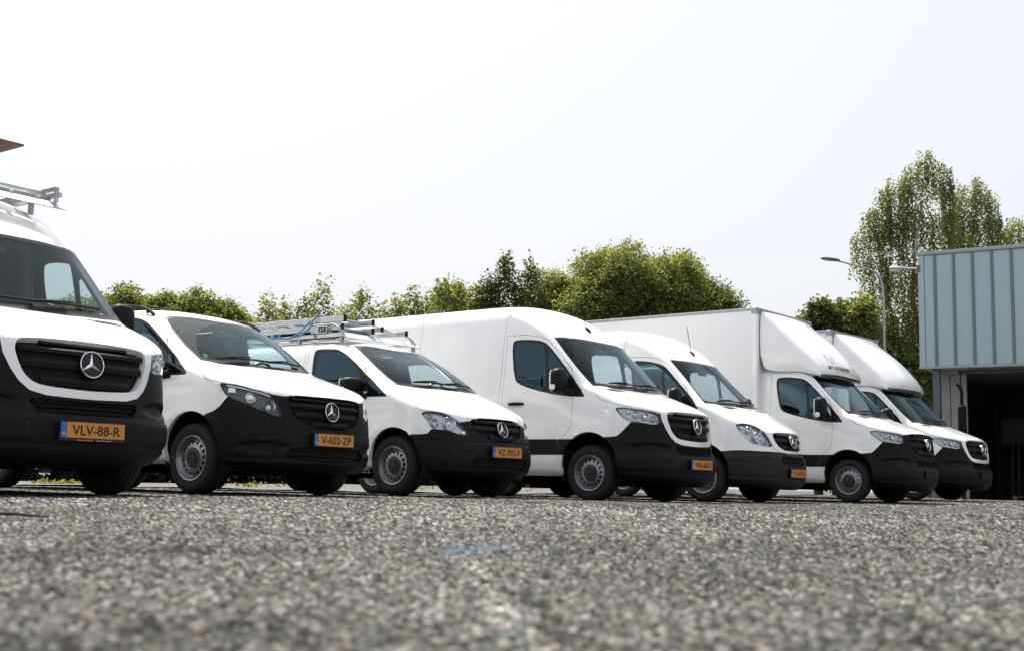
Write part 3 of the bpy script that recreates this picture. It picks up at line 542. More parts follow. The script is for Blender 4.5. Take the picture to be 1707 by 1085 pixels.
TOP_907 = [(2.18,2.15,-.61,-.97,.886,3.1),(2.36,2.33,-.84,-1.25,.855,2.7),(2.51,2.47,-1.12,-1.6,.79,2.6),(2.58,2.54,-1.4,-1.9,.68,2.5),
 (2.60,2.58,-1.75,-2.2,.42,2.5),(2.605,2.60,-2.1,-2.4,0,2.5)]
TOP_CAB = [(2.15,2.12,-.60,-.95,.893,3.),(2.23,2.19,-.72,-1.05,.85,2.6),(2.29,2.25,-.90,-1.15,.76,2.5),(2.32,2.30,-1.05,-1.25,.55,2.5),
 (2.33,2.32,-1.2,-1.35,.3,2.5),(2.335,2.33,-1.35,-1.45,0,2.5)]
ROWS_906 = [(.19,.30,.86,.25,.93,2.3),(.26,.36,.945,.25,.985,2.3),(.38,.46,.985,.25,1.0,2.3),(.55,.58,.99,.25,1.005,2.2),
 (.68,.68,.965,.25,1.005,2.1),(.78,.80,.962,.25,1.0,2.0),(.90,.93,.94,.25,.998,2.0),(.99,1.06,.895,.22,.995,2.1),
 (1.06,1.14,.80,.20,.99,2.3),(1.14,1.20,.66,.15,.985,2.5),(1.25,1.28,.45,.05,.98,2.8),(1.35,1.36,.25,-.1,.97,3.1),
 (1.41,1.42,.13,-.26,.955,3.),(1.56,1.56,-.02,-.42,.93,2.9),(1.80,1.80,-.27,-.65,.905,2.9),(2.08,2.05,-.54,-.90,.88,2.9),
 (2.19,2.15,-.64,-1.0,.87,2.9),(2.39,2.35,-.88,-1.3,.84,2.7),(2.56,2.51,-1.2,-1.7,.77,2.5),(2.63,2.59,-1.55,-2.1,.65,2.5),
 (2.665,2.64,-1.95,-2.4,.40,2.5),(2.67,2.665,-2.4,-2.7,0,2.5)]
ROWS_447 = [(.20,.27,.74,.25,.86,2.3),(.26,.32,.84,.25,.93,2.3),(.36,.40,.895,.25,.955,2.3),(.52,.52,.905,.25,.962,2.2),
 (.64,.64,.895,.25,.964,2.15),(.75,.76,.885,.25,.963,2.1),(.86,.88,.865,.22,.96,2.1),(.93,.96,.82,.20,.955,2.2),
 (.98,1.01,.74,.16,.95,2.4),(1.03,1.06,.60,.08,.945,2.6),(1.10,1.12,.38,-.08,.93,2.7),(1.17,1.18,.17,-.27,.915,2.7),
 (1.22,1.23,.02,-.42,.90,2.6),(1.34,1.34,-.15,-.56,.88,2.6),(1.53,1.52,-.43,-.80,.845,2.7),(1.71,1.68,-.71,-1.05,.80,2.8),
 (1.77,1.74,-.83,-1.2,.77,2.6),(1.825,1.79,-1.0,-1.5,.71,2.5),(1.86,1.83,-1.3,-1.8,.57,2.5),(1.87,1.855,-1.7,-2.2,.33,2.5),(1.875,1.87,-2.1,-2.4,0,2.5)]
ROWS_639 = [(.20,.27,.70,.25,.85,2.3),(.26,.32,.79,.25,.92,2.3),(.36,.40,.845,.25,.945,2.3),(.50,.50,.852,.25,.95,2.2),
 (.60,.62,.835,.25,.95,2.1),(.70,.72,.81,.25,.95,2.05),(.79,.82,.78,.22,.948,2.05),(.86,.90,.735,.20,.944,2.15),
 (.91,.95,.66,.16,.94,2.4),(.97,1.01,.53,.08,.935,2.5),(1.06,1.08,.33,-.08,.92,2.6),(1.14,1.15,.15,-.26,.905,2.6),
 (1.20,1.21,.02,-.42,.89,2.5),(1.32,1.32,-.14,-.56,.87,2.5),(1.50,1.49,-.43,-.82,.835,2.6),(1.67,1.65,-.75,-1.08,.79,2.7),
 (1.73,1.70,-.86,-1.2,.76,2.6),(1.785,1.75,-1.02,-1.45,.70,2.5),(1.815,1.79,-1.3,-1.8,.56,2.5),(1.83,1.815,-1.7,-2.2,.33,2.5),(1.835,1.83,-2.1,-2.4,0,2.5)]
N907 = (('step', .545, .575, .022), ('dip', .74, .655, .20, .052, .030), ('groove', .365, .03, .012))
N906 = (('step', .66, .70, .022), ('groove', .57, .018, .006), ('dip', .66, .625, .05, .04, .020), ('groove', .37, .03, .010))
N447 = (('step', .30, .335, .018), ('dip', .68, .44, .19, .045, .028), ('groove', .60, .02, .004))
N639 = (('step', .285, .315, .015), ('groove', .595, .016, .008), ('groove', .545, .012, .006))
SHAPES = {
 'panel907': lambda: Shape(ROWS_907+TOP_907, -5.0, arch_disp(.47, .020, .345, (.15, .86, .50, .018), ((1.10, .05, -.5, -4.9, .006), (1.50, .30, -1.55, -4.8, .006)), N907)),
 'cab907': lambda: Shape(ROWS_907+TOP_CAB, -1.62, arch_disp(.47, .020, .345, (.15, .86, .50, .018), ((1.10, .05, -.5, -1.5, .006),), N907), tail=0),
 'panel906': lambda: Shape(ROWS_906, -5.0, arch_disp(.47, .020, .345, (.15, .85, .48, .014), (), N906)),
 'van447': lambda: Shape(ROWS_447, -4.0, arch_disp(.43, .012, .33, (.05, .78, .52, .012), ((.98, .06, .1, -3.9, .008),), N447)),
 'van639': lambda: Shape(ROWS_639, -3.9, arch_disp(.43, .018, .325, (.05, .70, .50, .010), ((.94, .06, .1, -3.8, .006),), N639)),
}
VEHICLES = [  # name, shape, x, y, yaw, dz
 ('van_a','panel907',-3.818,9.397,-.652,.001),('van_b','van447',-2.403,11.994,-.624,.004),('van_c','van639',-.722,14.035,-.651,.004),
 ('van_d','panel907',1.577,15.817,-.654,-.028),('van_e','panel906',3.383,18.391,-.652,-.031),('van_f','cab907',6.068,20.471,-.672,-.011),('van_g','cab907',8.123,23.421,-.719,.038)]
import bisect
# ---------------------------------------------------------------- cutting a surface into panels
def seg_hits(p, q, x0, x1, y0, y1):
    t0, t1 = 0., 1.; dx, dy = q[0]-p[0], q[1]-p[1]
    for d, a, b in ((dx, x0-p[0], x1-p[0]), (dy, y0-p[1], y1-p[1])):
        if abs(d) < 1e-12:
            if a > 0 or b < 0: return False
        else:
            u, v = a/d, b/d
            if u > v: u, v = v, u
            t0 = max(t0, u); t1 = min(t1, v)
            if t0 > t1: return False
    return True
def split_convex(poly, p, q):
    nx, ny = -(q[1]-p[1]), q[0]-p[0]; l = math.hypot(nx, ny)
    if l < 1e-12: return [poly]
    d = [((a-p[0])*nx+(b-p[1])*ny)/l for a, b in poly]
    if min(d) > -1e-7 or max(d) < 1e-7: return [poly]
    A, B = [], []
    for i in range(len(poly)):
        a, b = poly[i], poly[(i+1) % len(poly)]; da, db = d[i], d[(i+1) % len(poly)]
        if abs(da) <= 1e-7: A.append(a); B.append(a); continue
        (A if da > 0 else B).append(a)
        if da*db < 0 and abs(db) > 1e-7:
            t = da/(da-db); c = (a[0]+(b[0]-a[0])*t, a[1]+(b[1]-a[1])*t); A.append(c); B.append(c)
    return [x for x in (A, B) if len(x) >= 3]
def pip(pts, poly):
    x, y = pts[:, 0], pts[:, 1]; r = np.zeros(len(pts), bool); n = len(poly)
    for i in range(n):
        x0, y0 = poly[i]; x1, y1 = poly[(i+1) % n]
        if y0 == y1: continue
        c = (y0 > y) != (y1 > y)
        r ^= c & (x < (x1-x0)*(y-y0)/(y1-y0)+x0)
    return r
def chaikin(P, n=1, closed=True):
    for _ in range(n):
        Q = []
        for i in range(len(P)):
            a = P[i]; b = P[(i+1) % len(P)]
            if a[0] == 'uv' or b[0] == 'uv': Q.append(a); continue
            Q.append(tuple(.75*x+.25*y for x, y in zip(a, b))); Q.append(tuple(.25*x+.75*y for x, y in zip(a, b)))
        P = Q
    return P
def refine(P, step=.09):
    """extra points along long edges, so that seams follow the body instead of its parameters"""
    Q = []
    for a, b in zip(P, P[1:]+P[:1]):
        Q.append(a)
        if a[0] == 'uv' or b[0] == 'uv' or (abs(a[1]) < 1e-3 and abs(b[1]) < 1e-3) or min(a[2], b[2]) < .02: continue
        n = int(math.dist(a, b)/step)
        Q += [tuple(x+(y-x)*k/(n+1) for x, y in zip(a, b)) for k in range(1, n+1)]
    return Q
class Panels:
    def __init__(s, S, regions, nside=58):
        s.S = S; s.done = {}
        t = np.linspace(0, 1, nside+1)
        s.us = np.unique(np.round(np.concatenate([np.linspace(0, 1, 45), 1+t**1.35, np.linspace(2, 3, 7)]), 6))
        s.vs = np.round(np.concatenate([np.linspace(0, 5, 36)[:-1], np.linspace(5, S.M, (S.M-5)*3+1)]), 6)
        gu = np.linspace(0, 2, 130); gv = np.linspace(0, S.M, 130); UU, VV = np.meshgrid(gu, gv)
        s.G = S(UU, VV).reshape(-1, 3); s.GU = UU.ravel(); s.GV = VV.ravel()
        s.reg = {}; order = []
        for name, pts in regions:
            s.reg[name] = s.uvs(refine(pts)); order.append(name)
        s.order = order
        if regions: s.cut()
    def uvs(s, pts):
        """surface parameters of points given as (x, half width, height) or ('uv', u, v)"""
        out = np.zeros((len(pts), 2)); k = [i for i, p in enumerate(pts) if p[0] != 'uv']
        for i, p in enumerate(pts):
            if p[0] == 'uv': out[i] = p[1:]
        if not k: return out
        Q = np.array([(pts[i][0], -abs(pts[i][1]), pts[i][2]) for i in k])
        n = np.array([((s.G-q)**2).sum(1).argmin() for q in Q]); u = s.GU[n].copy(); v = s.GV[n].copy(); e = 1e-3
        for _ in range(6):
            B = s.S(np.concatenate([u, u+e, u-e, u, u]), np.concatenate([v, v, v, v+e, v-e])).reshape(5, -1, 3)
            Ju = (B[1]-B[2])/(2*e); Jv = (B[3]-B[4])/(2*e); r = Q-B[0]
            a = (Ju*Ju).sum(1); b = (Ju*Jv).sum(1); c = (Jv*Jv).sum(1); d = (Ju*r).sum(1); f = (Jv*r).sum(1); det = np.maximum(a*c-b*b, 1e-12)
            u = np.clip(u+np.clip((c*d-b*f)/det, -.1, .1), 0, 2); v = np.clip(v+np.clip((a*f-b*d)/det, -.1, .1), 0, s.S.M)
        W_ = np.array([abs(pts[i][1]) for i in k]); Z_ = np.array([pts[i][2] for i in k])
        u = np.where(W_ < 1e-3, -.05, u); v = np.where(Z_ < .02, -.5, v); out[k, 0] = u; out[k, 1] = v
        return out
    def uv(s, p):
        return tuple(s.uvs([p])[0])
    def cut(s):
        us, vs = s.us, s.vs; nu, nv = len(us)-1, len(vs)-1; lines = {}
        for name in s.order:
            P = s.reg[name]; n = len(P)
            for i in range(n):
                p, q = P[i], P[(i+1) % n]
                i0 = max(0, np.searchsorted(us, min(p[0], q[0]), 'right')-1); i1 = min(nu-1, np.searchsorted(us, max(p[0], q[0]), 'left'))
                j0 = max(0, np.searchsorted(vs, min(p[1], q[1]), 'right')-1); j1 = min(nv-1, np.searchsorted(vs, max(p[1], q[1]), 'left'))
                for a in range(i0, i1+1):
                    for b in range(j0, j1+1):
                        if seg_hits(p, q, us[a], us[a+1], vs[b], vs[b+1]): lines.setdefault((a, b), []).append((p, q))
        pieces = []
        hl, vl = {}, {}
        ku = {round(float(x), 6): i for i, x in enumerate(us)}; kv = {round(float(x), 6): i for i, x in enumerate(vs)}
        for a in range(nu):
            for b in range(nv):
                ps = [[(us[a], vs[b]), (us[a+1], vs[b]), (us[a+1], vs[b+1]), (us[a], vs[b+1])]]
                for p, q in lines.get((a, b), ()):
                    ps = [r for x in ps for r in split_convex(x, p, q)]
                for x in ps:
                    x = [(round(float(c), 6), round(float(d), 6)) for c, d in x]
                    y = [x[i] for i in range(len(x)) if x[i] != x[i-1]]
                    if len(y) >= 3:
                        pieces.append(y)
                        if len(ps) > 1:
                            for c, d in y:
                                if d in kv: hl.setdefault(d, set()).add(c)
                                if c in ku: vl.setdefault(c, set()).add(d)
        out = []
        hl = {k: sorted(x) for k, x in hl.items()}; vl = {k: sorted(x) for k, x in vl.items()}
        def between(L, a, b):
            lo, hi = (a, b) if a < b else (b, a); r = L[bisect.bisect_right(L, lo+1e-9):bisect.bisect_left(L, hi-1e-9)]
            return r if a < b else r[::-1]
        for y in pieces:
            z = []
            for i in range(len(y)):
                a, b = y[i], y[(i+1) % len(y)]; z.append(a)
                if a[0] == b[0] and a[0] in vl:
                    z += [(a[0], d) for d in between(vl[a[0]], a[1], b[1])]
                elif a[1] == b[1] and a[1] in hl:
                    z += [(c, a[1]) for c in between(hl[a[1]], a[0], b[0])]
            out.append(z)
        cen = np.array([(sum(p[0] for p in z)/len(z), sum(p[1] for p in z)/len(z)) for z in out])
        lab = np.full(len(out), -1)
        for k, name in enumerate(s.order): lab[pip(cen, s.reg[name])] = k
        s.cells = {}
        for z, k in zip(out, lab): s.cells.setdefault(s.order[k] if k >= 0 else 'body', []).append(z)
    def mesh(s, names, material, name, side='both', off=0., gap=.0, lip=0., keep=None, inward=False, smooth=True):
        """panel mesh from one or more regions; gap pulls the rim in, lip folds it inwards"""
        names = [names] if isinstance(names, str) else names
        key = (tuple(names), material.name, name, side, off, gap, lip)
        if key in s.done and name != 'lamp_rim': return s.done[key]
        cells = [c for n in names for c in s.cells.get(n, [])]
        if keep is not None and cells:
            cen = np.array([(sum(p[0] for p in z)/len(z), sum(p[1] for p in z)/len(z)) for z in cells]); P = s.S(cen[:, 0], cen[:, 1]); m = keep(P)
            cells = [c for c, k in zip(cells, m) if k]
        idx = {}; uv = []; faces = []
        for c in cells:
            f = []
            for p in c:
                if p not in idx: idx[p] = len(uv); uv.append(p)
                f.append(idx[p])
            faces.append(f[::-1])
        if not faces: return None
        uv = np.array(uv); P = s.S(uv[:, 0], uv[:, 1]); Nn = s.S.normal(uv[:, 0], uv[:, 1])
        ec = {}
        for f in faces:
            for i in range(len(f)):
                a, b = f[i], f[(i+1) % len(f)]; ec.setdefault((min(a, b), max(a, b)), []).append((a, b))
        bd = [e[0] for e in ec.values() if len(e) == 1]
        bd = [(a, b) for a, b in bd if not (uv[a, 0] == 0 and uv[b, 0] == 0)]
        mv = np.zeros_like(P); cnt = np.zeros(len(P))
        for a, b in bd:
            d = P[b]-P[a]; l = np.linalg.norm(d)
            if l < 1e-9: continue
            inn = np.cross(Nn[a], d/l)
            for q in (a, b): mv[q] += inn; cnt[q] += 1
        ln = np.linalg.norm(mv, axis=1, keepdims=True); mv = np.where(ln > 1e-9, mv/np.maximum(ln, 1e-9), 0)
        Q = P+Nn*off+mv*gap
        Q[uv[:, 0] == 0, 1] = 0
        V = Q.tolist(); F_ = [list(f) for f in faces]
        if lip:
            im = {}
            for a, b in bd:
                for q in (a, b):
                    if q not in im: im[q] = len(V); w = Q[q]-Nn[q]*lip; w = w if uv[q, 0] != 0 else np.array([w[0], 0, w[2]]); V.append(w.tolist())
                F_.append([b, a, im[a], im[b]])
        V = np.array(V)
        if inward: F_ = [f[::-1] for f in F_]
        Vl = V*np.array([1, -1, 1]); Fl = [f[::-1] for f in F_]
        if side == 'right': VV, FF = V, F_
        elif side == 'left': VV, FF = Vl, Fl
        else: VV = np.concatenate([V, Vl]); FF = F_+[[i+len(V) for i in f] for f in Fl]
        me = bpy.data.meshes.new(name); me.from_pydata(VV.tolist(), [], FF)
        bm = bmesh.new(); bm.from_mesh(me)
        if side == 'both': bmesh.ops.remove_doubles(bm, verts=[v for v in bm.verts if abs(v.co.y) < 1e-6], dist=1e-5)
        bm.to_mesh(me); bm.free()
        if smooth: me.shade_smooth(); me.set_sharp_from_angle(angle=.75)
        me.materials.append(material); me.update(); s.done[key] = me; return me
    def umax(s, name, v):
        P = s.reg[name]; xs = []
        for i in range(len(P)):
            a, b = P[i], P[(i+1) % len(P)]
            if (a[1] > v) != (b[1] > v): xs.append(a[0]+(b[0]-a[0])*(v-a[1])/(b[1]-a[1]))
        return max(xs) if xs else None
    def slat(s, name, v0, v1, o0, o1, n=17, inset=.004):
        """a curved horizontal bar across region `name`, from row v0 to v1, raised from offset o0 to o1"""
        um = min(x for x in (s.umax(name, v0), s.umax(name, v1), s.umax(name, (v0+v1)/2)) if x)-inset
        F_ = []; u = np.repeat(np.linspace(-um, um, n), 5); v = np.tile([v0, v0, v0*.45+v1*.55, v1, v1], n); o = np.tile([o0, o1, o1+.006, o1-.004, o0], n)
        q = s.S(np.abs(u), v)+s.S.normal(np.abs(u), v)*o[:, None]; q[:, 1] = np.abs(q[:, 1])*np.sign(u); V = q.tolist()
        for k in range(n-1):
            for j in range(4): a = k*5+j; F_.append((a, a+1, a+6, a+5))
        return V, F_
# ---------------------------------------------------------------- vehicle outlines: points (x, half width, height) on the body
def arc_pts(cx, cz, r, w=1.0, a0=-10, a1=190, n=22, bottom=True):
    P = [(cx+r*math.cos(math.radians(a)), w, cz+r*math.sin(math.radians(a))) for a in np.linspace(a0, a1, n)]
    if bottom: P = [(P[0][0], w, .3)]+P+[(P[-1][0], w, .3)]
    return P
OUT_907 = dict(
 roof=[(-.655,.83,2.072),(-.728,.798,2.154),(-.914,.743,2.303),(-1.123,.70,2.42),(-1.35,.715,2.485),(-1.55,.765,2.487),(-2.2,.77,2.486),(-3,.77,2.486),(-4.95,.74,2.486)],
 side_panel=[(-1.444,.748,2.486),(-1.40,.86,2.3),(-1.41,.89,2.13),(-1.42,.91,1.97),(-1.42,.97,1.4),(-1.42,1.02,.8),(-1.42,.97,.37),(-2.9,.97,.37),(-2.9,1.02,.8),(-2.9,.97,1.4),(-2.897,.892,2.113),(-2.894,.855,2.327),(-2.929,.78,2.48),(-2.2,.77,2.484)],
 door=[(-1.362,.89,2.122),(-1.07,.89,2.12),(-.834,.894,2.085),(-.714,.889,2.036),(-.587,.893,1.928),(-.435,.908,1.778),(-.322,.921,1.659),(-.278,.946,1.557),(-.247,.99,1.289),(-.24,1.016,.99),(-.263,1.019,.892),(-.335,1.02,.821),(-.381,1.02,.761),(-.44,1.02,.60),(-.47,1.0,.55),(-.47,.97,.37),(-1.37,.97,.37),(-1.37,1.02,.8),(-1.37,1.0,1.2),(-1.37,.96,1.5)],
 trim_a=[(-.2,1.02,.755),(-.45,1.02,.755),(-.45,1.02,.565),(-.2,1.02,.565)],
 trim_b=[(-.455,1.02,.755),(-1.365,1.02,.755),(-1.365,1.02,.565),(-.455,1.02,.565)],
 trim_c=[(-1.425,1.02,.755),(-2.895,1.02,.755),(-2.895,1.02,.565),(-1.425,1.02,.565)],
 bumper=[(.253,1.035,.778),(.404,1.0,.787),(.44,.99,.811),(.494,.964,.871),(.564,.918,.962),(.66,.85,1.03),(.798,.622,1.083),(.832,.51,1.10),(.87,0,1.09),(.84,0,.0),(.253,.93,.0)],
 hood=[(-.006,.893,1.417),(.036,.938,1.381),(.075,.97,1.335),(.104,.989,1.293),(.166,.996,1.244),(.309,.991,1.207),(.40,.975,1.18),(.481,.948,1.16),(.579,.895,1.132),(.705,.768,1.110),(.791,.637,1.088),(.798,.622,1.085),(.832,.50,1.10),(.853,.28,1.114),(.858,0,1.118),(.16,0,1.398),(.15,.32,1.400),(.10,.66,1.404)],
 headlight=[(.382,.989,1.136),(.481,.953,1.141),(.579,.895,1.122),(.705,.768,1.103),(.785,.645,1.083),(.803,.631,1.031),(.815,.619,.971),(.804,.645,.947),(.749,.735,.939),(.686,.811,.956),(.574,.91,.965),(.517,.946,.984),(.455,.972,1.037),(.407,.985,1.091)],
 grille_frame=[(.796,.628,1.083),(.817,.614,.991),(.852,.566,.88),(.88,.512,.795),(.908,.445,.735),(.938,.33,.705),(.96,.185,.698),(.968,0,.694),(.857,0,1.117),(.853,.28,1.113),(.832,.50,1.098)],
 grille=[(.857,0,1.110),(.853,.28,1.107),(.838,.45,1.10),(.83,.52,1.085),(.845,.543,1.03),(.862,.523,.949),(.885,.49,.86),(.909,.43,.798),(.929,.354,.774),(.957,.188,.762),(.966,0,.757)],
 lower_grille=[(.90,.46,.685),(.945,.305,.68),(.969,0,.672),(.985,0,.577),(.951,.36,.582),(.939,.40,.60)],
 ws_frame=[(-.53,0,2.088),(-.529,.245,2.088),(-.561,.611,2.079),(-.655,.83,2.068),(-.451,.863,1.854),(-.263,.883,1.66),(-.087,.891,1.492),(-.006,.893,1.420),(.10,.66,1.406),(.15,.32,1.402),(.16,0,1.40)],
 ws_glass=[(-.50,0,2.055),(-.50,.3,2.055),(-.545,.6,2.045),(-.63,.80,2.025),(-.44,.845,1.84),(-.25,.865,1.65),(-.09,.868,1.505),(-.04,.86,1.46),(.05,.64,1.455),(.07,.3,1.465),(.06,0,1.47)],
 win_frame=[(-1.271,.905,2.006),(-1.243,.899,2.056),(-1.062,.899,2.058),(-.828,.902,2.029),(-.729,.904,1.992),(-.626,.91,1.907),(-.472,.928,1.742),(-.322,.944,1.587),(-.205,.963,1.449),(-.085,.985,1.312),(-.070,.991,1.290),(-.09,.991,1.281),(-.251,.99,1.290),(-.421,.988,1.307),(-.631,.983,1.342),(-.904,.97,1.407),(-1.11,.96,1.472),(-1.178,.954,1.525),(-1.22,.94,1.65),(-1.26,.919,1.858)],
 win_a=[(-1.235,.90,1.985),(-1.215,.9,2.03),(-1.06,.9,2.033),(-.85,.9,2.005),(-.755,.905,1.98),(-.665,.98,1.370),(-.9,.97,1.435),(-1.10,.96,1.498),(-1.15,.955,1.535),(-1.19,.94,1.65),(-1.23,.92,1.86)],
 win_b=[(-.715,.905,1.95),(-.62,.91,1.86),(-.47,.928,1.70),(-.33,.944,1.55),(-.285,.95,1.49),(-.27,.98,1.325),(-.42,.985,1.332),(-.625,.98,1.362)],
 vent=[(.10,.80,1.392),(.145,.815,1.371),(.21,.70,1.358),(.215,.42,1.368),(.17,.42,1.392)],
)
OUT_906 = dict(OUT_907)
OUT_906.update(
 roof=[(-.676,.75,2.095),(-.80,.72,2.215),(-.986,.651,2.376),(-1.2,.66,2.49),(-1.438,.735,2.503),(-1.764,.764,2.515),(-3,.77,2.515),(-4.95,.74,2.515)],
 side_panel=[(-1.438,.745,2.499),(-1.411,.857,2.254),(-1.41,.88,2.13),(-1.42,.90,1.97),(-1.42,.96,1.4),(-1.42,1.0,.8),(-1.42,.96,.37),(-2.9,.96,.37),(-2.9,1.0,.8),(-2.9,.96,1.4),(-2.897,.88,2.113),(-2.894,.85,2.327),(-2.929,.775,2.50),(-2.2,.77,2.512)],
 door=[(-1.36,.869,2.155),(-1.046,.871,2.143),(-.80,.86,2.104),(-.662,.83,2.026),(-.455,.86,1.806),(-.321,.885,1.652),(-.275,.92,1.555),(-.247,.97,1.289),(-.24,1.0,.99),(-.263,1.0,.892),(-.335,1.0,.821),(-.381,1.0,.761),(-.44,1.0,.60),(-.47,.98,.55),(-.47,.95,.37),(-1.37,.95,.37),(-1.37,1.0,.8),(-1.37,.98,1.2),(-1.37,.94,1.5)],
 bumper=[(.316,1.018,.719),(.48,.94,.735),(.637,.848,.738),(.779,.683,.731),(.913,.385,.726),(.95,.2,.712),(.962,0,.705),(.86,0,0),(.316,.93,0)],
 bumper_corner=[(.30,1.018,.719),(.637,.848,.736),(.687,.846,.57),(.422,1.005,.556),(.30,1.0,.556)],
 hood=[(.0,.87,1.415),(.127,.80,1.377),(.28,.775,1.31),(.432,.755,1.229),(.609,.718,1.128),(.674,.674,1.090),(.744,.61,1.045),(.79,.57,.985),(.827,.50,.985),(.83,.44,1.008),(.862,.125,1.022),(.865,0,1.024),(.155,0,1.403),(.14,.32,1.405),(.09,.66,1.41)],
 headlight=[(.487,.917,1.092),(.528,.871,1.118),(.595,.76,1.123),(.668,.662,1.095),(.744,.606,1.042),(.808,.56,.957),(.853,.511,.856),(.867,.495,.801),(.804,.625,.804),(.713,.756,.823),(.656,.815,.86),(.594,.863,.936),(.541,.896,.998)],
 grille_frame=[(.80,.55,.985),(.83,.535,.90),(.875,.48,.80),(.91,.40,.74),(.945,.26,.722),(.962,0,.715),(.865,0,1.022),(.862,.125,1.020),(.83,.44,1.006)],
 grille=[(.827,.455,1.000),(.863,.125,1.013),(.864,0,1.015),(.964,0,.753),(.955,.15,.753),(.934,.283,.758),(.901,.395,.813),(.862,.458,.905)],
 lower_grille=[(.921,.386,.663),(.965,.127,.655),(.97,0,.653),(.985,0,.537),(.947,.37,.539)],
 ws_frame=[(-.55,0,2.10),(-.564,.354,2.098),(-.604,.59,2.095),(-.676,.75,2.093),(-.538,.766,1.951),(-.354,.792,1.763),(-.166,.831,1.563),(-.014,.87,1.418),(.09,.66,1.412),(.14,.32,1.407),(.155,0,1.405)],
 ws_glass=[(-.52,0,2.06),(-.53,.354,2.06),(-.57,.57,2.055),(-.645,.725,2.05),(-.52,.745,1.93),(-.34,.77,1.745),(-.16,.81,1.56),(-.05,.84,1.455),(.05,.64,1.455),(.07,.3,1.465),(.06,0,1.47)],
 win_frame=[(-1.27,.87,2.04),(-1.235,.876,2.09),(-1.042,.878,2.082),(-.782,.877,2.026),(-.70,.87,1.985),(-.649,.869,1.946),(-.429,.897,1.713),(-.253,.913,1.545),(-.132,.952,1.408),(-.075,.97,1.30),(-.09,.97,1.281),(-.251,.97,1.290),(-.421,.97,1.307),(-.631,.96,1.342),(-.904,.95,1.407),(-1.11,.94,1.472),(-1.178,.93,1.525),(-1.22,.92,1.65),(-1.26,.90,1.858)],
 win_a=[(-1.235,.88,2.02),(-1.21,.88,2.06),(-1.05,.88,2.055),(-.80,.88,2.005),(-.755,.88,1.985),(-.665,.96,1.370),(-.9,.95,1.435),(-1.10,.94,1.498),(-1.15,.93,1.535),(-1.19,.92,1.65),(-1.23,.90,1.86)],
 win_b=[(-.715,.88,1.955),(-.645,.88,1.90),(-.44,.905,1.685),(-.30,.92,1.545),(-.27,.93,1.49),(-.26,.96,1.325),(-.42,.965,1.332),(-.625,.96,1.362)],
 vent=[(.121,.662,1.390),(.17,.66,1.366),(.236,.606,1.345),(.25,.30,1.352),(.17,.30,1.392)],
)
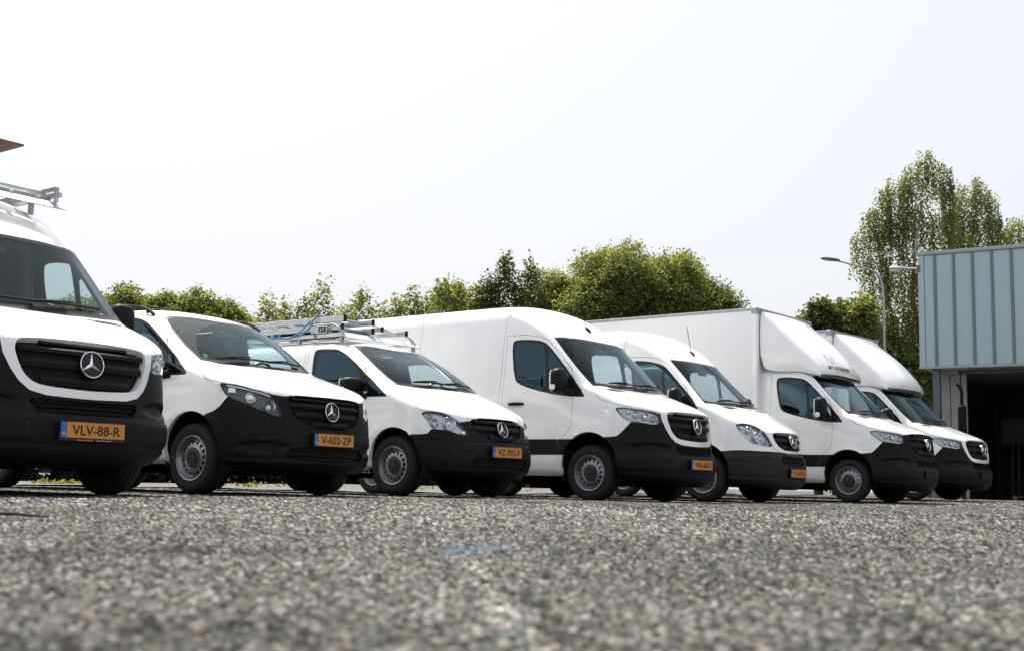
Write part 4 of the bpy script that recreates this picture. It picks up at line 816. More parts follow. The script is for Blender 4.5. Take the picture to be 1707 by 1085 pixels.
OUT_447 = dict(
 roof=[(-.85,.66,1.716),(-.93,.70,1.745),(-1.1,.72,1.775),(-1.4,.735,1.782),(-2.5,.735,1.782),(-3.95,.72,1.782)],
 side_panel=[(-1.42,.725,1.78),(-1.42,.80,1.65),(-1.42,.93,1.1),(-1.42,.96,.7),(-1.42,.93,.34),(-2.6,.93,.34),(-2.6,.96,.7),(-2.6,.93,1.1),(-2.6,.80,1.65),(-2.6,.725,1.78)],
 door=[(-1.39,.745,1.765),(-1.265,.742,1.769),(-1.031,.758,1.73),(-.855,.773,1.662),(-.699,.787,1.573),(-.559,.805,1.48),(-.505,.835,1.42),(-.41,.93,1.11),(-.38,.95,.9),(-.40,.96,.74),(-.43,.96,.5),(-.45,.93,.34),(-1.37,.93,.34),(-1.38,.96,.7),(-1.38,.93,1.1),(-1.38,.85,1.45)],
 bumper=[(.237,.973,.723),(.334,.957,.749),(.402,.937,.796),(.452,.905,.876),(.55,.84,.95),(.715,.607,.922),(.768,.50,.906),(.80,.35,.93),(.83,0,.93),(.74,0,0),(.237,.9,0)],
 hood=[(-.153,.721,1.256),(-.063,.815,1.194),(.0,.87,1.155),(.082,.91,1.118),(.183,.941,1.056),(.26,.935,1.035),(.35,.914,1.025),(.413,.893,1.008),(.493,.84,.999),(.617,.74,.957),(.667,.673,.945),(.717,.604,.917),(.768,.498,.906),(.779,.431,.918),(.823,.176,.924),(.828,0,.926),(.01,0,1.226),(.0,.35,1.23),(-.06,.6,1.24)],
 headlight=[(.351,.918,1.013),(.413,.893,1.003),(.493,.84,.993),(.617,.74,.951),(.667,.673,.938),(.717,.604,.910),(.77,.561,.803),(.796,.53,.711),(.776,.576,.712),(.728,.66,.745),(.678,.729,.773),(.605,.804,.817),(.529,.862,.851),(.45,.904,.887),(.408,.918,.934)],
 grille=[(.771,.482,.900),(.779,.425,.912),(.82,.173,.916),(.826,0,.918),(.888,0,.622),(.886,.12,.624),(.883,.22,.634),(.858,.346,.665),(.831,.426,.725),(.806,.466,.808)],
 lower_grille=[(.801,.53,.34),(.843,.464,.435),(.856,.42,.446),(.90,.075,.450),(.902,0,.45),(.88,0,.315),(.872,.189,.314)],
 ws_frame=[(-.76,0,1.775),(-.80,.274,1.765),(-.84,.55,1.735),(-.85,.663,1.713),(-.675,.707,1.605),(-.513,.726,1.499),(-.333,.734,1.376),(-.153,.721,1.258),(-.06,.6,1.242),(.0,.35,1.232),(.01,0,1.228)],
 ws_glass=[(-.72,0,1.74),(-.76,.274,1.732),(-.80,.53,1.705),(-.81,.64,1.685),(-.65,.685,1.59),(-.50,.705,1.49),(-.32,.712,1.37),(-.19,.702,1.29),(-.11,.58,1.275),(-.05,.35,1.272),(-.04,0,1.27)],
 win_frame=[(-1.28,.79,1.60),(-1.255,.786,1.69),(-1.194,.786,1.712),(-1.046,.789,1.702),(-.899,.797,1.656),(-.732,.818,1.56),(-.583,.842,1.454),(-.475,.85,1.383),(-.325,.864,1.275),(-.20,.90,1.19),(-.105,.926,1.128),(-.09,.936,1.097),(-.382,.934,1.107),(-.8,.93,1.13),(-1.15,.925,1.155),(-1.25,.91,1.2)],
 win_a=[(-1.24,.79,1.62),(-1.215,.786,1.675),(-1.05,.789,1.67),(-.91,.80,1.63),(-.75,.82,1.54),(-.62,.84,1.445),(-.46,.93,1.14),(-.8,.93,1.16),(-1.13,.925,1.185),(-1.215,.91,1.23)],
 win_b=[(-.48,.857,1.36),(-.34,.87,1.262),(-.22,.90,1.178),(-.135,.928,1.115),(-.281,.931,1.122),(-.385,.927,1.132)],
)
OUT_639 = dict(
 roof=[(-.95,.608,1.72),(-1.1,.69,1.735),(-1.4,.70,1.742),(-2.5,.70,1.742),(-3.85,.69,1.742)],
 side_panel=[(-1.56,.715,1.74),(-1.54,.80,1.60),(-1.52,.92,1.1),(-1.50,.95,.7),(-1.48,.92,.34),(-2.6,.92,.34),(-2.6,.95,.7),(-2.6,.92,1.1),(-2.6,.79,1.6),(-2.6,.715,1.74)],
 door=[(-1.49,.732,1.728),(-1.117,.738,1.709),(-.98,.744,1.675),(-.776,.762,1.579),(-.65,.775,1.505),(-.569,.79,1.458),(-.503,.848,1.36),(-.44,.925,1.08),(-.40,.945,.85),(-.39,.95,.7),(-.43,.95,.5),(-.45,.92,.34),(-1.44,.92,.34),(-1.46,.95,.7),(-1.47,.92,1.1),(-1.49,.83,1.507)],
 bumper=[(.297,.964,.658),(.429,.908,.663),(.475,.88,.672),(.504,.853,.718),(.60,.75,.76),(.69,.57,.815),(.702,.472,.82),(.72,.3,.87),(.73,0,.872),(.70,0,0),(.297,.9,0)],
 hood=[(-.14,.72,1.228),(-.02,.80,1.155),(.12,.86,1.07),(.25,.885,.99),(.36,.89,.925),(.419,.873,.911),(.487,.806,.917),(.569,.70,.896),(.632,.624,.845),(.675,.57,.812),(.69,.50,.815),(.689,.448,.858),(.71,.301,.868),(.724,.044,.873),(.725,0,.874),(.01,0,1.206),(.0,.35,1.21),(-.06,.6,1.218)],
 headlight=[(.386,.897,.893),(.419,.873,.906),(.487,.806,.911),(.569,.7,.890),(.632,.624,.840),(.689,.559,.767),(.72,.518,.721),(.748,.485,.656),(.698,.603,.669),(.665,.657,.691),(.594,.758,.716),(.503,.853,.721),(.458,.868,.801),(.417,.885,.854)],
 grille=[(.692,.45,.845),(.712,.304,.857),(.727,.048,.862),(.728,0,.862),(.831,0,.612),(.828,.10,.614),(.818,.19,.627),(.803,.273,.647),(.768,.386,.69),(.736,.435,.761)],
 lower_grille=[(.785,.49,.43),(.825,.30,.425),(.847,.116,.421),(.848,0,.42),(.82,0,.298),(.779,.382,.295),(.766,.46,.313)],
 ws_frame=[(-.80,0,1.735),(-.84,.25,1.735),(-.907,.45,1.733),(-.952,.608,1.714),(-.84,.64,1.655),(-.72,.672,1.592),(-.488,.722,1.447),(-.294,.737,1.324),(-.14,.714,1.230),(-.06,.6,1.220),(.0,.35,1.212),(.01,0,1.208)],
 ws_glass=[(-.76,0,1.70),(-.80,.25,1.70),(-.86,.44,1.697),(-.90,.58,1.68),(-.70,.652,1.575),(-.47,.70,1.435),(-.29,.715,1.32),(-.18,.70,1.262),(-.11,.58,1.255),(-.06,.35,1.252),(-.05,0,1.25)],
 win_frame=[(-1.40,.80,1.6),(-1.40,.774,1.66),(-1.36,.774,1.68),(-1.052,.782,1.664),(-.97,.79,1.64),(-.889,.795,1.601),(-.716,.818,1.5),(-.579,.844,1.402),(-.475,.857,1.333),(-.297,.874,1.212),(-.18,.90,1.13),(-.105,.919,1.09),(-.125,.919,1.079),(-.456,.919,1.087),(-.8,.915,1.105),(-1.25,.91,1.135),(-1.34,.90,1.2)],
 win_a=[(-1.36,.80,1.58),(-1.355,.79,1.635),(-1.0,.795,1.632),(-.88,.80,1.58),(-.745,.825,1.49),(-.605,.847,1.395),(-.50,.915,1.12),(-.8,.915,1.135),(-1.23,.91,1.165),(-1.31,.90,1.22)],
 win_b=[(-.475,.857,1.315),(-.30,.875,1.20),(-.19,.90,1.122),(-.145,.918,1.098),(-.30,.917,1.099),(-.425,.916,1.103)],
)
ORDER = ['roof','side_panel','door','trim_a','trim_b','trim_c','bumper','bumper_corner','hood','headlight','grille_frame','grille','lower_grille','ws_frame','ws_glass','win_frame','win_a','win_b','vent','arch_front','arch_rear']
SMOOTH = {'headlight': 1, 'grille': 1, 'grille_frame': 0, 'win_frame': 1, 'win_a': 1, 'win_b': 1, 'ws_glass': 1, 'vent': 1, 'lower_grille': 1}
CENTRE = {'roof', 'bumper', 'hood', 'grille_frame', 'grille', 'lower_grille', 'ws_frame', 'ws_glass'}
def smooth_open(P):
    """corner cutting that leaves the two centre-line ends alone"""
    k = [i for i in range(len(P)) if abs(P[i][1]) < 1e-3]
    if len(k) < 2: return chaikin(P, 2)
    # rotate so that the two centre points are first and last
    for r in range(len(P)):
        Q = P[r:]+P[:r]
        if abs(Q[0][1]) < 1e-3 and abs(Q[-1][1]) < 1e-3: break
    for _ in range(2):
        R = [Q[0]]
        for a, b in zip(Q[:-1], Q[1:]):
            R.append(tuple(.75*x+.25*y for x, y in zip(a, b))); R.append(tuple(.25*x+.75*y for x, y in zip(a, b)))
        R.append(Q[-1]); Q = R
    return Q
def make_panels(shape, out, wb, arch, xr):
    S = SHAPES[shape](); reg = []
    for n in ORDER:
        if n == 'arch_front': P = arc_pts(arch[0], arch[1], arch[2])+[('uv', 1.2, -.5), ('uv', .7, -.5)]; P = arc_pts(arch[0], arch[1], arch[2], bottom=False); P = [(P[0][0]+.01, 1., .25)]+P+[(P[-1][0]-.01, 1., .25)]
        elif n == 'arch_rear':
            if wb is None: continue
            P = arc_pts(-wb, arch[1], arch[2], bottom=False); P = [(P[0][0]+.01, 1., .25)]+P+[(P[-1][0]-.01, 1., .25)]
        else:
            if n not in out: continue
            P = list(out[n])
            if n == 'side_panel' and wb is None: continue
            if n == 'trim_c' and wb is None: continue
        if n in SMOOTH and SMOOTH[n]: P = smooth_open(P) if n in CENTRE else chaikin(P, 2)
        if n == 'roof': P = P+[('uv', 3.2, None), ('uv', 3.2, S.M+1), ('uv', -.1, S.M+1), ('uv', -.1, None)]
        reg.append((n, P))
    # resolve the roof's open corners first
    tmp = Panels(S, [])
    for i, (n, P) in enumerate(reg):
        if n in ('roof',):
            P = refine([p for p in P if p[0] != 'uv'])[:-1]+[p for p in P if p[0] == 'uv'] if False else P
            q = [tmp.uv(p) if p[0] != 'uv' else None for p in P]; first, last = q[0], [x for x in q if x][-1]
            vtop = tmp.uv(tuple(out['ws_frame'][0]))[1]
            R = []
            for p, x in zip(P, q):
                if x: R.append(('uv', *x))
                elif p[2] is None: R.append(('uv', p[1], last[1] if p[1] > 0 else vtop))
                else: R.append(p)
            # follow the top of the windscreen back to the first point
            R += [('uv', *tmp.uv(p)) for p in out['ws_frame'][1:3]]
            reg[i] = (n, R)
        elif n.startswith('arch'):
            R = [('uv', *tmp.uv(p)) for p in P]; R[0] = ('uv', R[0][1], -.5); R[-1] = ('uv', R[-1][1], -.5); reg[i] = (n, R)
    return Panels(S, reg)

# ---------------------------------------------------------------- wheels
def wheel_meshes(R, width, style):
    h = width/2; rr = R*.625
    t = MB(); t.lathe([(rr-.004, h*.80), (rr+.012, h*.93), (R*.80, h), (R*.92, h*.95), (R*.975, h*.80), (R*.992, h*.62), (R, h*.44), (R*.982, h*.42), (R*.982, h*.36), (R, h*.34), (R, h*.10), (R*.982, h*.08), (R*.982, -h*.08), (R, -h*.10), (R, -h*.34), (R*.982, -h*.36), (R*.982, -h*.42), (R, -h*.44), (R*.992, -h*.62), (R*.975, -h*.80), (R*.92, -h*.95), (R*.86, -h*.985), (R*.84, -h*1.005), (R*.80, -h), (rr+.012, -h*.93), (rr-.004, -h*.80)], 48)
    r = MB(); a = rr
    r.lathe([(a-.006, -h*.80), (a+.008, -h*.95), (a+.002, -h*1.0), (a-.010, -h*.96), (a-.016, -h*.80), (a-.030, -h*.62), (a-.034, -h*.50)], 48)
    n = 16 if style == 'van' else 14; r0, r1 = a-.034, a*.57; rm = (r0+r1)/2; hr = .0155 if style == 'van' else .013; da = math.pi/n
    yv = lambda q: -h*.50+(-h*.20)*math.sin(math.pi*.5*(r0-q)/(r0-r1))
    for k in range(n):
        c = 2*math.pi*k/n; O_ = [(r0, -da), (r0, 0), (r0, da), (rm, da), (r1, da), (r1, 0), (r1, -da), (rm, -da)]
        V = [(q*math.cos(c+b), yv(q), q*math.sin(c+b)) for q, b in O_]
        for q, b in O_:
            dx, dz = q-rm, b*rm; l = math.hypot(dx, dz); x = rm+hr*dx/l; z = hr*dz/l
            V.append((x*math.cos(c)-z*math.sin(c), yv(x), x*math.sin(c)+z*math.cos(c)))
        r.add(V, [(i, (i+1) % 8, 8+(i+1) % 8, 8+i) for i in range(8)], True)
    r.lathe([(r1, yv(r1)), (r1-.006, yv(r1)-.006), (r1-.016, yv(r1)-.008), (r1-.022, yv(r1)-.002)], 40)
    d = MB(); d.lathe([(a-.02, h*.3), (a*.5, h*.3), (.02, h*.3)], 24); d.lathe([(a-.032, h*.3), (a-.032, -h*.4)], 32)
    c = MB(); y0 = yv(r1)-.002; r2 = r1-.022
    if style == 'van':
        c.lathe([(r2, y0+.01), (r2-.003, y0-.004), (r2*.72, y0-.010), (r2*.66, y0-.006), (r2*.40, y0-.006), (r2*.36, y0-.018), (.012, y0-.020), (.0, y0-.020)], 32)
        for k in range(6):
            b = 2*math.pi*k/6; c.lathe([(.011, y0-.004), (.011, y0-.016), (0, y0-.018)], 6, c=(r2*.56*math.cos(b), 0, r2*.56*math.sin(b)))
    else:
        c.lathe([(r2, y0+.01), (r2, y0-.02), (r2*.85, y0-.035), (r2*.5, y0-.035), (r2*.42, y0-.06), (.02, y0-.065), (0, y0-.065)], 32)
        for k in range(6):
            b = 2*math.pi*k/6; c.lathe([(.016, y0-.02), (.016, y0-.055), (.010, y0-.058), (0, y0-.058)], 6, c=(r2*.72*math.cos(b), 0, r2*.72*math.sin(b)))
    return dict(tyre=t.mesh('tyre', M_['rubber'], .6), rim=r.mesh('rim', M_['steel'], .8), brake_drum=d.mesh('brake_drum', M_['matt_black']), hub_cap=c.mesh('hub_cap', M_['steel_dark'], .5))
WHEELS = {'sprinter': wheel_meshes(.345, .235, 'van'), 'vito': wheel_meshes(.328, .215, 'van'), 'truck': wheel_meshes(.345, .205, 'truck')}
def add_wheel(parent, kind, x, y, z, ang=0.):
    r = empty('wheel', (x, y, z)); r.parent = parent
    if y > 0: r.rotation_euler = (0, 0, math.pi)
    for k, me in WHEELS[kind].items():
        o = obj(k, me, r)
        if k != 'tyre': o.rotation_euler = (0, ang, 0)
    return r

# ---------------------------------------------------------------- small vehicle parts
def frame_at(p, n, up=(0, 0, 1)):
    """matrix with z along n, y as close to up as possible"""
    n = Vector(n).normalized(); x = Vector(up).cross(n).normalized(); y = n.cross(x)
    m = Matrix((x, y, n)).transposed().to_4x4(); m.translation = p; return m
def star_mesh(d):
    m = MB(); R = d/2; n = 36
    V = []; F_ = []
    for k in range(n):
        t = 2*math.pi*k/n
        for a in range(8):
            q = 2*math.pi*a/8; rr = R*.945+R*.055*math.cos(q); V.append((rr*math.cos(t), rr*math.sin(t), R*.09+R*.075*math.sin(q)))
    for k in range(n):
        for a in range(8): F_.append((k*8+a, ((k+1) % n)*8+a, ((k+1) % n)*8+(a+1) % 8, k*8+(a+1) % 8))
    m.add(V, F_, True)
    c = (0, 0, R*.20)
    for k in range(3):
        t = math.pi/2+2*math.pi*k/3; tip = (R*.92*math.cos(t), R*.92*math.sin(t), R*.08)
        for s in (1, -1):
            u = t+s*math.pi/3; q = (R*.17*math.cos(u), R*.17*math.sin(u), R*.05)
            m.add([c, tip, q], [(0, 1, 2) if s < 0 else (0, 2, 1)])
    return m.mesh('star_emblem', M_['chrome'], .6)
def number_plate(parent, p, n, text, w=.52):
    fr = frame_at(p, n); root = obj('number_plate', None)
    m = MB(); m.box(-w/2-.008, w/2+.008, -.063, .063, -.03, .006, .004); me = m.mesh('number_plate', M_['gloss_black'])
    root.data if False else None
    bpy.data.objects.remove(root)
    root = obj('number_plate', me, parent); root.matrix_local = fr
    m = MB(); m.box(-w/2+.045, w/2, -.055, .055, .004, .0085, .001); m.build('plate_face', M_['plate'], root)
    m = MB(); m.box(-w/2, -w/2+.043, -.055, .055, .004, .0085, .001); m.build('country_strip', M_['plate_blue'], root)
    obj('lettering', text_mesh(text, M_['ink'], .098, w*.76, .0008, bold=.0012), root, (.025, 0, .0098))
    obj('country_letters', text_mesh('NL', M_['ink_white'], .030, .028, .0006), root, (-w/2+.022, -.028, .0098))
    return root
def mirror_part(parent, c, r, root_pt, sgn, rect=False):
    o = empty('door_mirror', (0, 0, 0)); o.parent = parent
    m = MB(); m.blob((c[0], c[1]*sgn, c[2]), r, (3.2, 3.2)); h = m.build('housing', M_['plastic'], o, angle=1.2)
    m = MB(); m.blob((c[0]-r[0]*.93, c[1]*sgn, c[2]), (.012, r[1]*.84, r[2]*.86), (5, 5)); m.build('mirror_glass', M_['mirror'], o, angle=1.2)
    m = MB(); a = Vector((c[0]+.0, (c[1]-r[1]*.6)*sgn, c[2]-r[2]*.72)); b = Vector((root_pt[0], root_pt[1]*sgn, root_pt[2]))
    m.tube([b, b.lerp(a, .5)+Vector((0, 0, -.01)), a], .035, 8, rs=[.05, .038, .036]); m.build('arm', M_['plastic'], o)
    m = MB(); m.blob((c[0]-r[0]*.2, (c[1]+r[1]*.94)*sgn, c[2]-r[2]*.55), (r[0]*.5, .012, r[2]*.22), (3, 3), 12, 8); m.build('indicator', M_['bezel_light'], o)
    return o
def wrap(Pn, me, v0, dvm, off, y0=0.):
    """lay a flat mesh (x across, y up the bonnet) onto the nose surface"""
    n = len(me.vertices); co = np.empty(n*3); me.vertices.foreach_get('co', co); co = co.reshape(-1, 3)
    y = co[:, 0]+y0; v = v0+co[:, 1]*dvm; lo = np.zeros(n); hi = np.full(n, .95); w = np.abs(y)
    for _ in range(26):
        mid = (lo+hi)/2; q = -Pn.S(mid, v)[:, 1]; lo = np.where(q < w, mid, lo); hi = np.where(q < w, hi, mid)
    u = (lo+hi)/2; P = Pn.S(u, v)+Pn.S.normal(u, v)*(off+co[:, 2:3]*.3); P[:, 1] = np.abs(P[:, 1])*np.sign(y)
    me.vertices.foreach_set('co', P.ravel()); me.update(); return me
def surf(Pn, x, y, z, off=0.):
    u, v = Pn.uv((x, abs(y), z)); u = max(u, 0); p = Pn.S(u, v)+Pn.S.normal(u, v)*off
    return Vector((p[0], abs(p[1])*(1 if y > 0 else -1), p[2]))
def build_vehicle(name, V, shape, out, spec):
    """one vehicle: an Empty on the ground under the front axle, parts as children"""
    _, _, x, y, yaw, dz = V
    root = empty(name, (x, y, dz), yaw); sp = spec; key = sp['family']
    if shape not in _PAN: _PAN[shape] = make_panels(shape, out, sp.get('wb'), sp['arch'], None)
    Pn = _PAN[shape]; S = Pn.S; paint = sp.get('paint', M_['paint'])
    mesh = Pn.mesh; G = .0042
    def put(nm, me, parent=root): return obj(nm, me, parent) if me is not None else None
    put('body', mesh('body', paint, 'body', lip=.045, gap=G*.5))
    put('roof_panel', mesh('roof', paint, 'roof_panel', lip=.012, gap=G*.6))
    put('bonnet', mesh('hood', paint, 'bonnet', lip=.02, gap=G))
    bumper = put('bumper', mesh(['bumper'], sp.get('bumper', M_['plastic']), 'bumper', lip=.03, gap=.001))
    for sd in ('right', 'left'):
        if 'side_panel' in Pn.reg: put('side_panel', mesh('side_panel', paint, 'side_panel', sd, lip=.015, gap=G))
        door = put('door', mesh('door', paint, 'door', sd, lip=.02, gap=G))
        for t in ('trim_a', 'trim_b', 'trim_c'):
            if t in Pn.reg: put('side_trim', mesh(t, M_['plastic'], 'side_trim', sd, off=.006, lip=.02, gap=.002), door if t == 'trim_b' else root)
        if 'bumper_corner' in Pn.reg: put('bumper_corner', mesh('bumper_corner', sp.get('bumper', M_['plastic']), 'bumper_corner', sd, lip=.02, gap=.0018))
        wf = put('window_frame', mesh('win_frame', M_['gloss_black'], 'window_frame', sd, off=-.002, lip=.012), door)
        put('window', mesh('win_a', M_['glass_side'], 'window', sd, off=-.006), door)
        put('quarter_window', mesh('win_b', M_['glass_side'], 'quarter_window', sd, off=-.006), door)
        if 'vent' in Pn.reg: put('bonnet_vent', mesh('vent', M_['matt_black'], 'bonnet_vent', sd, off=-.012, lip=.01))
        # headlight
        hl = put('headlight', mesh('headlight', M_['lens'], 'headlight', sd, off=.001, gap=.005))
        sg = -1 if sd == 'right' else 1
        put('lamp_rim', Pn_rim(Pn, 'headlight', sd, M_['gloss_black']), hl)
        put('lamp_bowl', mesh('headlight', M_[sp.get('bowl', 'bezel')], 'lamp_bowl', sd, off=-.05, gap=.006), hl)
        for (cx, cw, cz, r, kind) in sp['lamps']:
            c = surf(Pn, cx, sg*cw, cz, -.030); nrm = Vector((.92, sg*.36, .10)).normalized(); fm = frame_at(c, nrm)
            b = MB()
            if kind == 'round':
                b.lathe([(r, .02), (r*.96, .028), (r*.9, .02), (r*.80, -.01), (r*.45, -.035), (0, -.04)], 24, 'z'); o = b.build('lamp', M_['reflector'], hl); o.matrix_local = fm
                b = MB(); b.blob((0, 0, -.012), (r*.42, r*.42, r*.34), (2, 2), 14, 8); o = b.build('bulb', M_['chrome'], hl); o.matrix_local = fm
            elif kind == 'proj':
                b.lathe([(r, -.02), (r, .012), (r*.9, .016), (r*.86, .0)], 24, 'z'); o = b.build('lamp', M_['chrome'], hl); o.matrix_local = fm
                b = MB(); b.blob((0, 0, -.004), (r*.86, r*.86, r*.45), (2, 2), 18, 8); o = b.build('projector_lens', M_['mirror'], hl); o.matrix_local = fm
            else:
                b.box(-r, r, -r*.7, r*.7, -.02, .01, r*.2); o = b.build('lamp', M_['reflector'], hl); o.matrix_local = fm
        for pts in sp.get('drl', ()):
            b = MB(); b.tube([surf(Pn, a, sg*w_, z_, -.020) for a, w_, z_ in pts], .009, 6); b.build('running_light', M_['drl'], hl)
    # nose
    gr = put('grille', mesh('grille', M_['matt_black'], 'grille', off=-.045))
    if 'grille_frame' in Pn.reg: put('grille_frame', mesh('grille_frame', sp.get('frame', paint), 'grille_frame', off=.006, lip=.055, gap=.0015))
    else:
        put('grille_rim', mesh('grille', M_['matt_black'], 'grille_rim', off=-.002, lip=.05, keep=lambda P: np.zeros(len(P), bool)))
    Pg = Pn.reg['grille']; vlo, vhi = Pg[:, 1].min(), Pg[:, 1].max(); ns = sp['slats']
    for k in range(ns):
        a = vlo+(vhi-vlo)*(k+.22)/(ns); b = a+(vhi-vlo)/ns*.52
        m = MB(); v_, f_ = Pn.slat('grille', a, b, -.045, -.012); m.add(v_, f_, True); m.build('slat', M_[sp.get('slat', 'plastic')], gr, angle=.5)
    lg = put('lower_grille', mesh('lower_grille', M_['matt_black'], 'lower_grille', off=-.035))
    Pg = Pn.reg['lower_grille']; a0, a1 = Pg[:, 1].min(), Pg[:, 1].max()
    for k in range(3):
        a = a0+(a1-a0)*(k+.25)/3; m = MB(); v_, f_ = Pn.slat('lower_grille', a, a+(a1-a0)*.12, -.035, -.014, inset=.01); m.add(v_, f_, True); m.build('slat', M_['matt_black'], lg, angle=.5)
    sx, sz = sp['star'][:2]; us, vs2 = Pn.uv((sx, 0, sz)); p = S(0., vs2); n_ = S.normal(0.004, vs2); n_[1] = 0
    if 'star_mesh' not in _CACHE: _CACHE['star_mesh'] = {}
    d = sp['star'][2]
    if d not in _CACHE['star_mesh']: _CACHE['star_mesh'][d] = star_mesh(d)
    o = obj('star_emblem', _CACHE['star_mesh'][d], gr); o.matrix_local = frame_at(Vector(p)+Vector(n_)*.004, n_)
    m = MB(); m.lathe([(d*.5, .0), (d*.5, -.04)], 32, 'z'); m.lathe([(d*.47, .002), (.0, .002)], 32, 'z'); o2 = m.build('emblem_back', M_['gloss_black'], gr); o2.matrix_local = frame_at(Vector(p)+Vector(n_)*.003, n_)
    if sp.get('plate'):
        u0, v0 = Pn.uv((.95, 0, sp['plate_z'])); p = S(0., v0); n_ = S.normal(.004, v0); n_[1] = 0; n_[2] *= .5
        number_plate(root, Vector(p)+Vector(n_)*.028, n_, sp['plate'])
    else:
        u0, v0 = Pn.uv((.95, 0, .47)); p = S(0., v0); n_ = S.normal(.004, v0); n_[1] = 0; n_[2] *= .5
        m = MB(); m.box(-.26, .26, -.06, .06, -.02, .008, .006); o = m.build('plate_holder', M_['plastic_worn'], root); o.matrix_local = frame_at(Vector(p)+Vector(n_)*.02, n_)
    for sy, zz in sp.get('sensors', ()):                       # parking sensors
        for sg in (-1, 1):
            pq = surf(Pn, .9, sg*sy, zz, .001); uu, v2 = Pn.uv((pq.x, abs(pq.y), pq.z)); nn = S.normal(uu, v2); nn[1] = abs(nn[1])*sg
            m = MB(); m.lathe([(.014, -.004), (.014, .002), (.009, .003), (0, .003)], 14, 'z'); o = m.build('sensor', M_['gloss_black'], bumper); o.matrix_local = frame_at(pq, nn)
    for sy, zz, fr_ in sp.get('fog', ()):
        for sg in (-1, 1):
            pq = surf(Pn, .8, sg*sy, zz, .0); m = MB(); m.lathe([(fr_, -.02), (fr_, .008), (fr_*.86, .010), (fr_*.8, .002), (0, -.006)], 20, 'z'); o = m.build('fog_lamp', M_['plastic_worn'], bumper); o.matrix_local = frame_at(pq, (.9, sg*.4, 0))
    # glass
    wsf = put('windscreen_surround', mesh('ws_frame', M_['gloss_black'], 'windscreen_surround', off=-.002, lip=.02))
    put('windscreen', mesh('ws_glass', M_[sp.get('glass', 'glass')], 'windscreen', off=-.004))
    for (a, b) in sp['wipers']:
        m = MB(); pa, pb = surf(Pn, *a, off=.022), surf(Pn, *b, off=.016)
        pts = [surf(Pn, *[a[i]+(b[i]-a[i])*t for i in range(3)], off=.016+.012*(1-t)) for t in np.linspace(0, 1, 9)]
        m.tube(pts, .009, 6); wo = m.build('wiper', M_['matt_black'], root)
        m = MB(); q = [surf(Pn, *[a[i]+(b[i]-a[i])*t for i in range(3)], off=.034+.01*math.sin(math.pi*t)) for t in np.linspace(-.05, .55, 6)]; m.tube(q, .008, 6); m.build('wiper_arm', M_['plastic'], wo)
    # cabin
    zr = sp['cab'][0]; xb = sp['cab'][1]
    lin = mesh(['body', 'door', 'roof', 'win_frame', 'ws_frame', 'trim_a', 'trim_b'], M_['trim_in'], 'cabin_lining', off=-.035, keep=lambda P: (P[:, 0] > xb) & (P[:, 2] > zr[0]) & (P[:, 0] < .05+0*P[:, 2]))
    put('cabin_lining', lin)
    m = MB(); m.box(xb-.03, xb, -sp['cab'][2], sp['cab'][2], .5, zr[1], .02); m.build('bulkhead', M_['trim_in'], root)
    m = MB(); dz0 = sp['dash']; w_ = sp['cab'][2]-.06
    prof = [(.02, dz0-.06), (-.06, dz0+.0), (-.20, dz0+.035), (-.32, dz0+.02), (-.38, dz0-.05), (-.35, dz0-.30), (-.25, dz0-.5), (.02, dz0-.5)]
    Mx = Matrix(((1, 0, 0, 0), (0, 0, -1, 0), (0, 1, 0, 0), (0, 0, 0, 1))); prof = [(px+sp.get('dash_x', 0), pz) for px, pz in prof]
    m.prism(prof, -w_, w_, Mx); m.blob((-.27+sp.get('dash_x', 0), .42, dz0+.03), (.10, .2, .06), (2.4, 2.4), 16, 8); m.build('dashboard', M_['trim_in'], root)
    m = MB(); cx = -.50+sp.get('dash_x', 0); cz = dz0+.02; ring = []
    for k in range(25):
        t = 2*math.pi*k/24; ring.append((cx+.19*math.sin(t)*.45, .42+.19*math.cos(t), cz+.19*math.sin(t)*.89))
    m.tube(ring, .016, 6, cap=False); m.tube([(cx, .42, cz), (cx+.18, .42, cz-.12)], .03, 8); m.tube([(cx, .24, cz), (cx, .60, cz)], .014, 6); m.build('steering_wheel', M_['gloss_black'], root)
    for sy in (.45, -.05, -.48):
        s_ = empty('seat', (sp['seat'][0], sy, sp['seat'][1])); s_.parent = root; hgt = sp['seat'][2]
        m = MB(); m.blob((-.08, 0, hgt*.5), (.085, .22, hgt*.52), (3, 3)); o = m.build('backrest', M_['seat'], s_, angle=1.2); o.rotation_euler = (0, -.12, 0)
        m = MB(); m.blob((.20, 0, -.02), (.27, .23, .085), (3, 3)); m.build('cushion', M_['seat'], s_, angle=1.2)
        m = MB(); m.blob((-.19, 0, hgt+.13), (.045, .12, .095), (3, 3)); m.tube([(-.18, -.05, hgt-.02), (-.19, -.05, hgt+.1)], .007, 6); m.tube([(-.18, .05, hgt-.02), (-.19, .05, hgt+.1)], .007, 6); m.build('headrest', M_['seat'], s_, angle=1.2)
    m = MB(); cm = surf(Pn, *sp['rear_mirror'], off=-.09); m.blob(cm, (.025, .12, .035), (4, 3), 16, 8); m.tube([cm, cm+Vector((.07, 0, .06))], .01, 6); m.build('interior_mirror', M_['gloss_black'], root)
    # door mirrors and handles
    for sg in (-1, 1):
        mirror_part(root, *sp['mirror'], sg)
        hx0, hx1, hw, hz = sp['handle']; m = MB(); c0 = surf(Pn, hx0, sg*hw, hz, .02); c1 = surf(Pn, hx1, sg*hw, hz, .02)
        m.tube([c0+Vector((0, -sg*.02, 0)), c0.lerp(c1, .08), c0.lerp(c1, .5)+Vector((0, sg*.012, 0)), c0.lerp(c1, .92), c1+Vector((0, -sg*.02, 0))], .02, 8, rs=[.014, .019, .021, .019, .014]); m.build('door_handle', M_['plastic'], root)
    # running gear
    R = sp['R']; wy = sp['track']
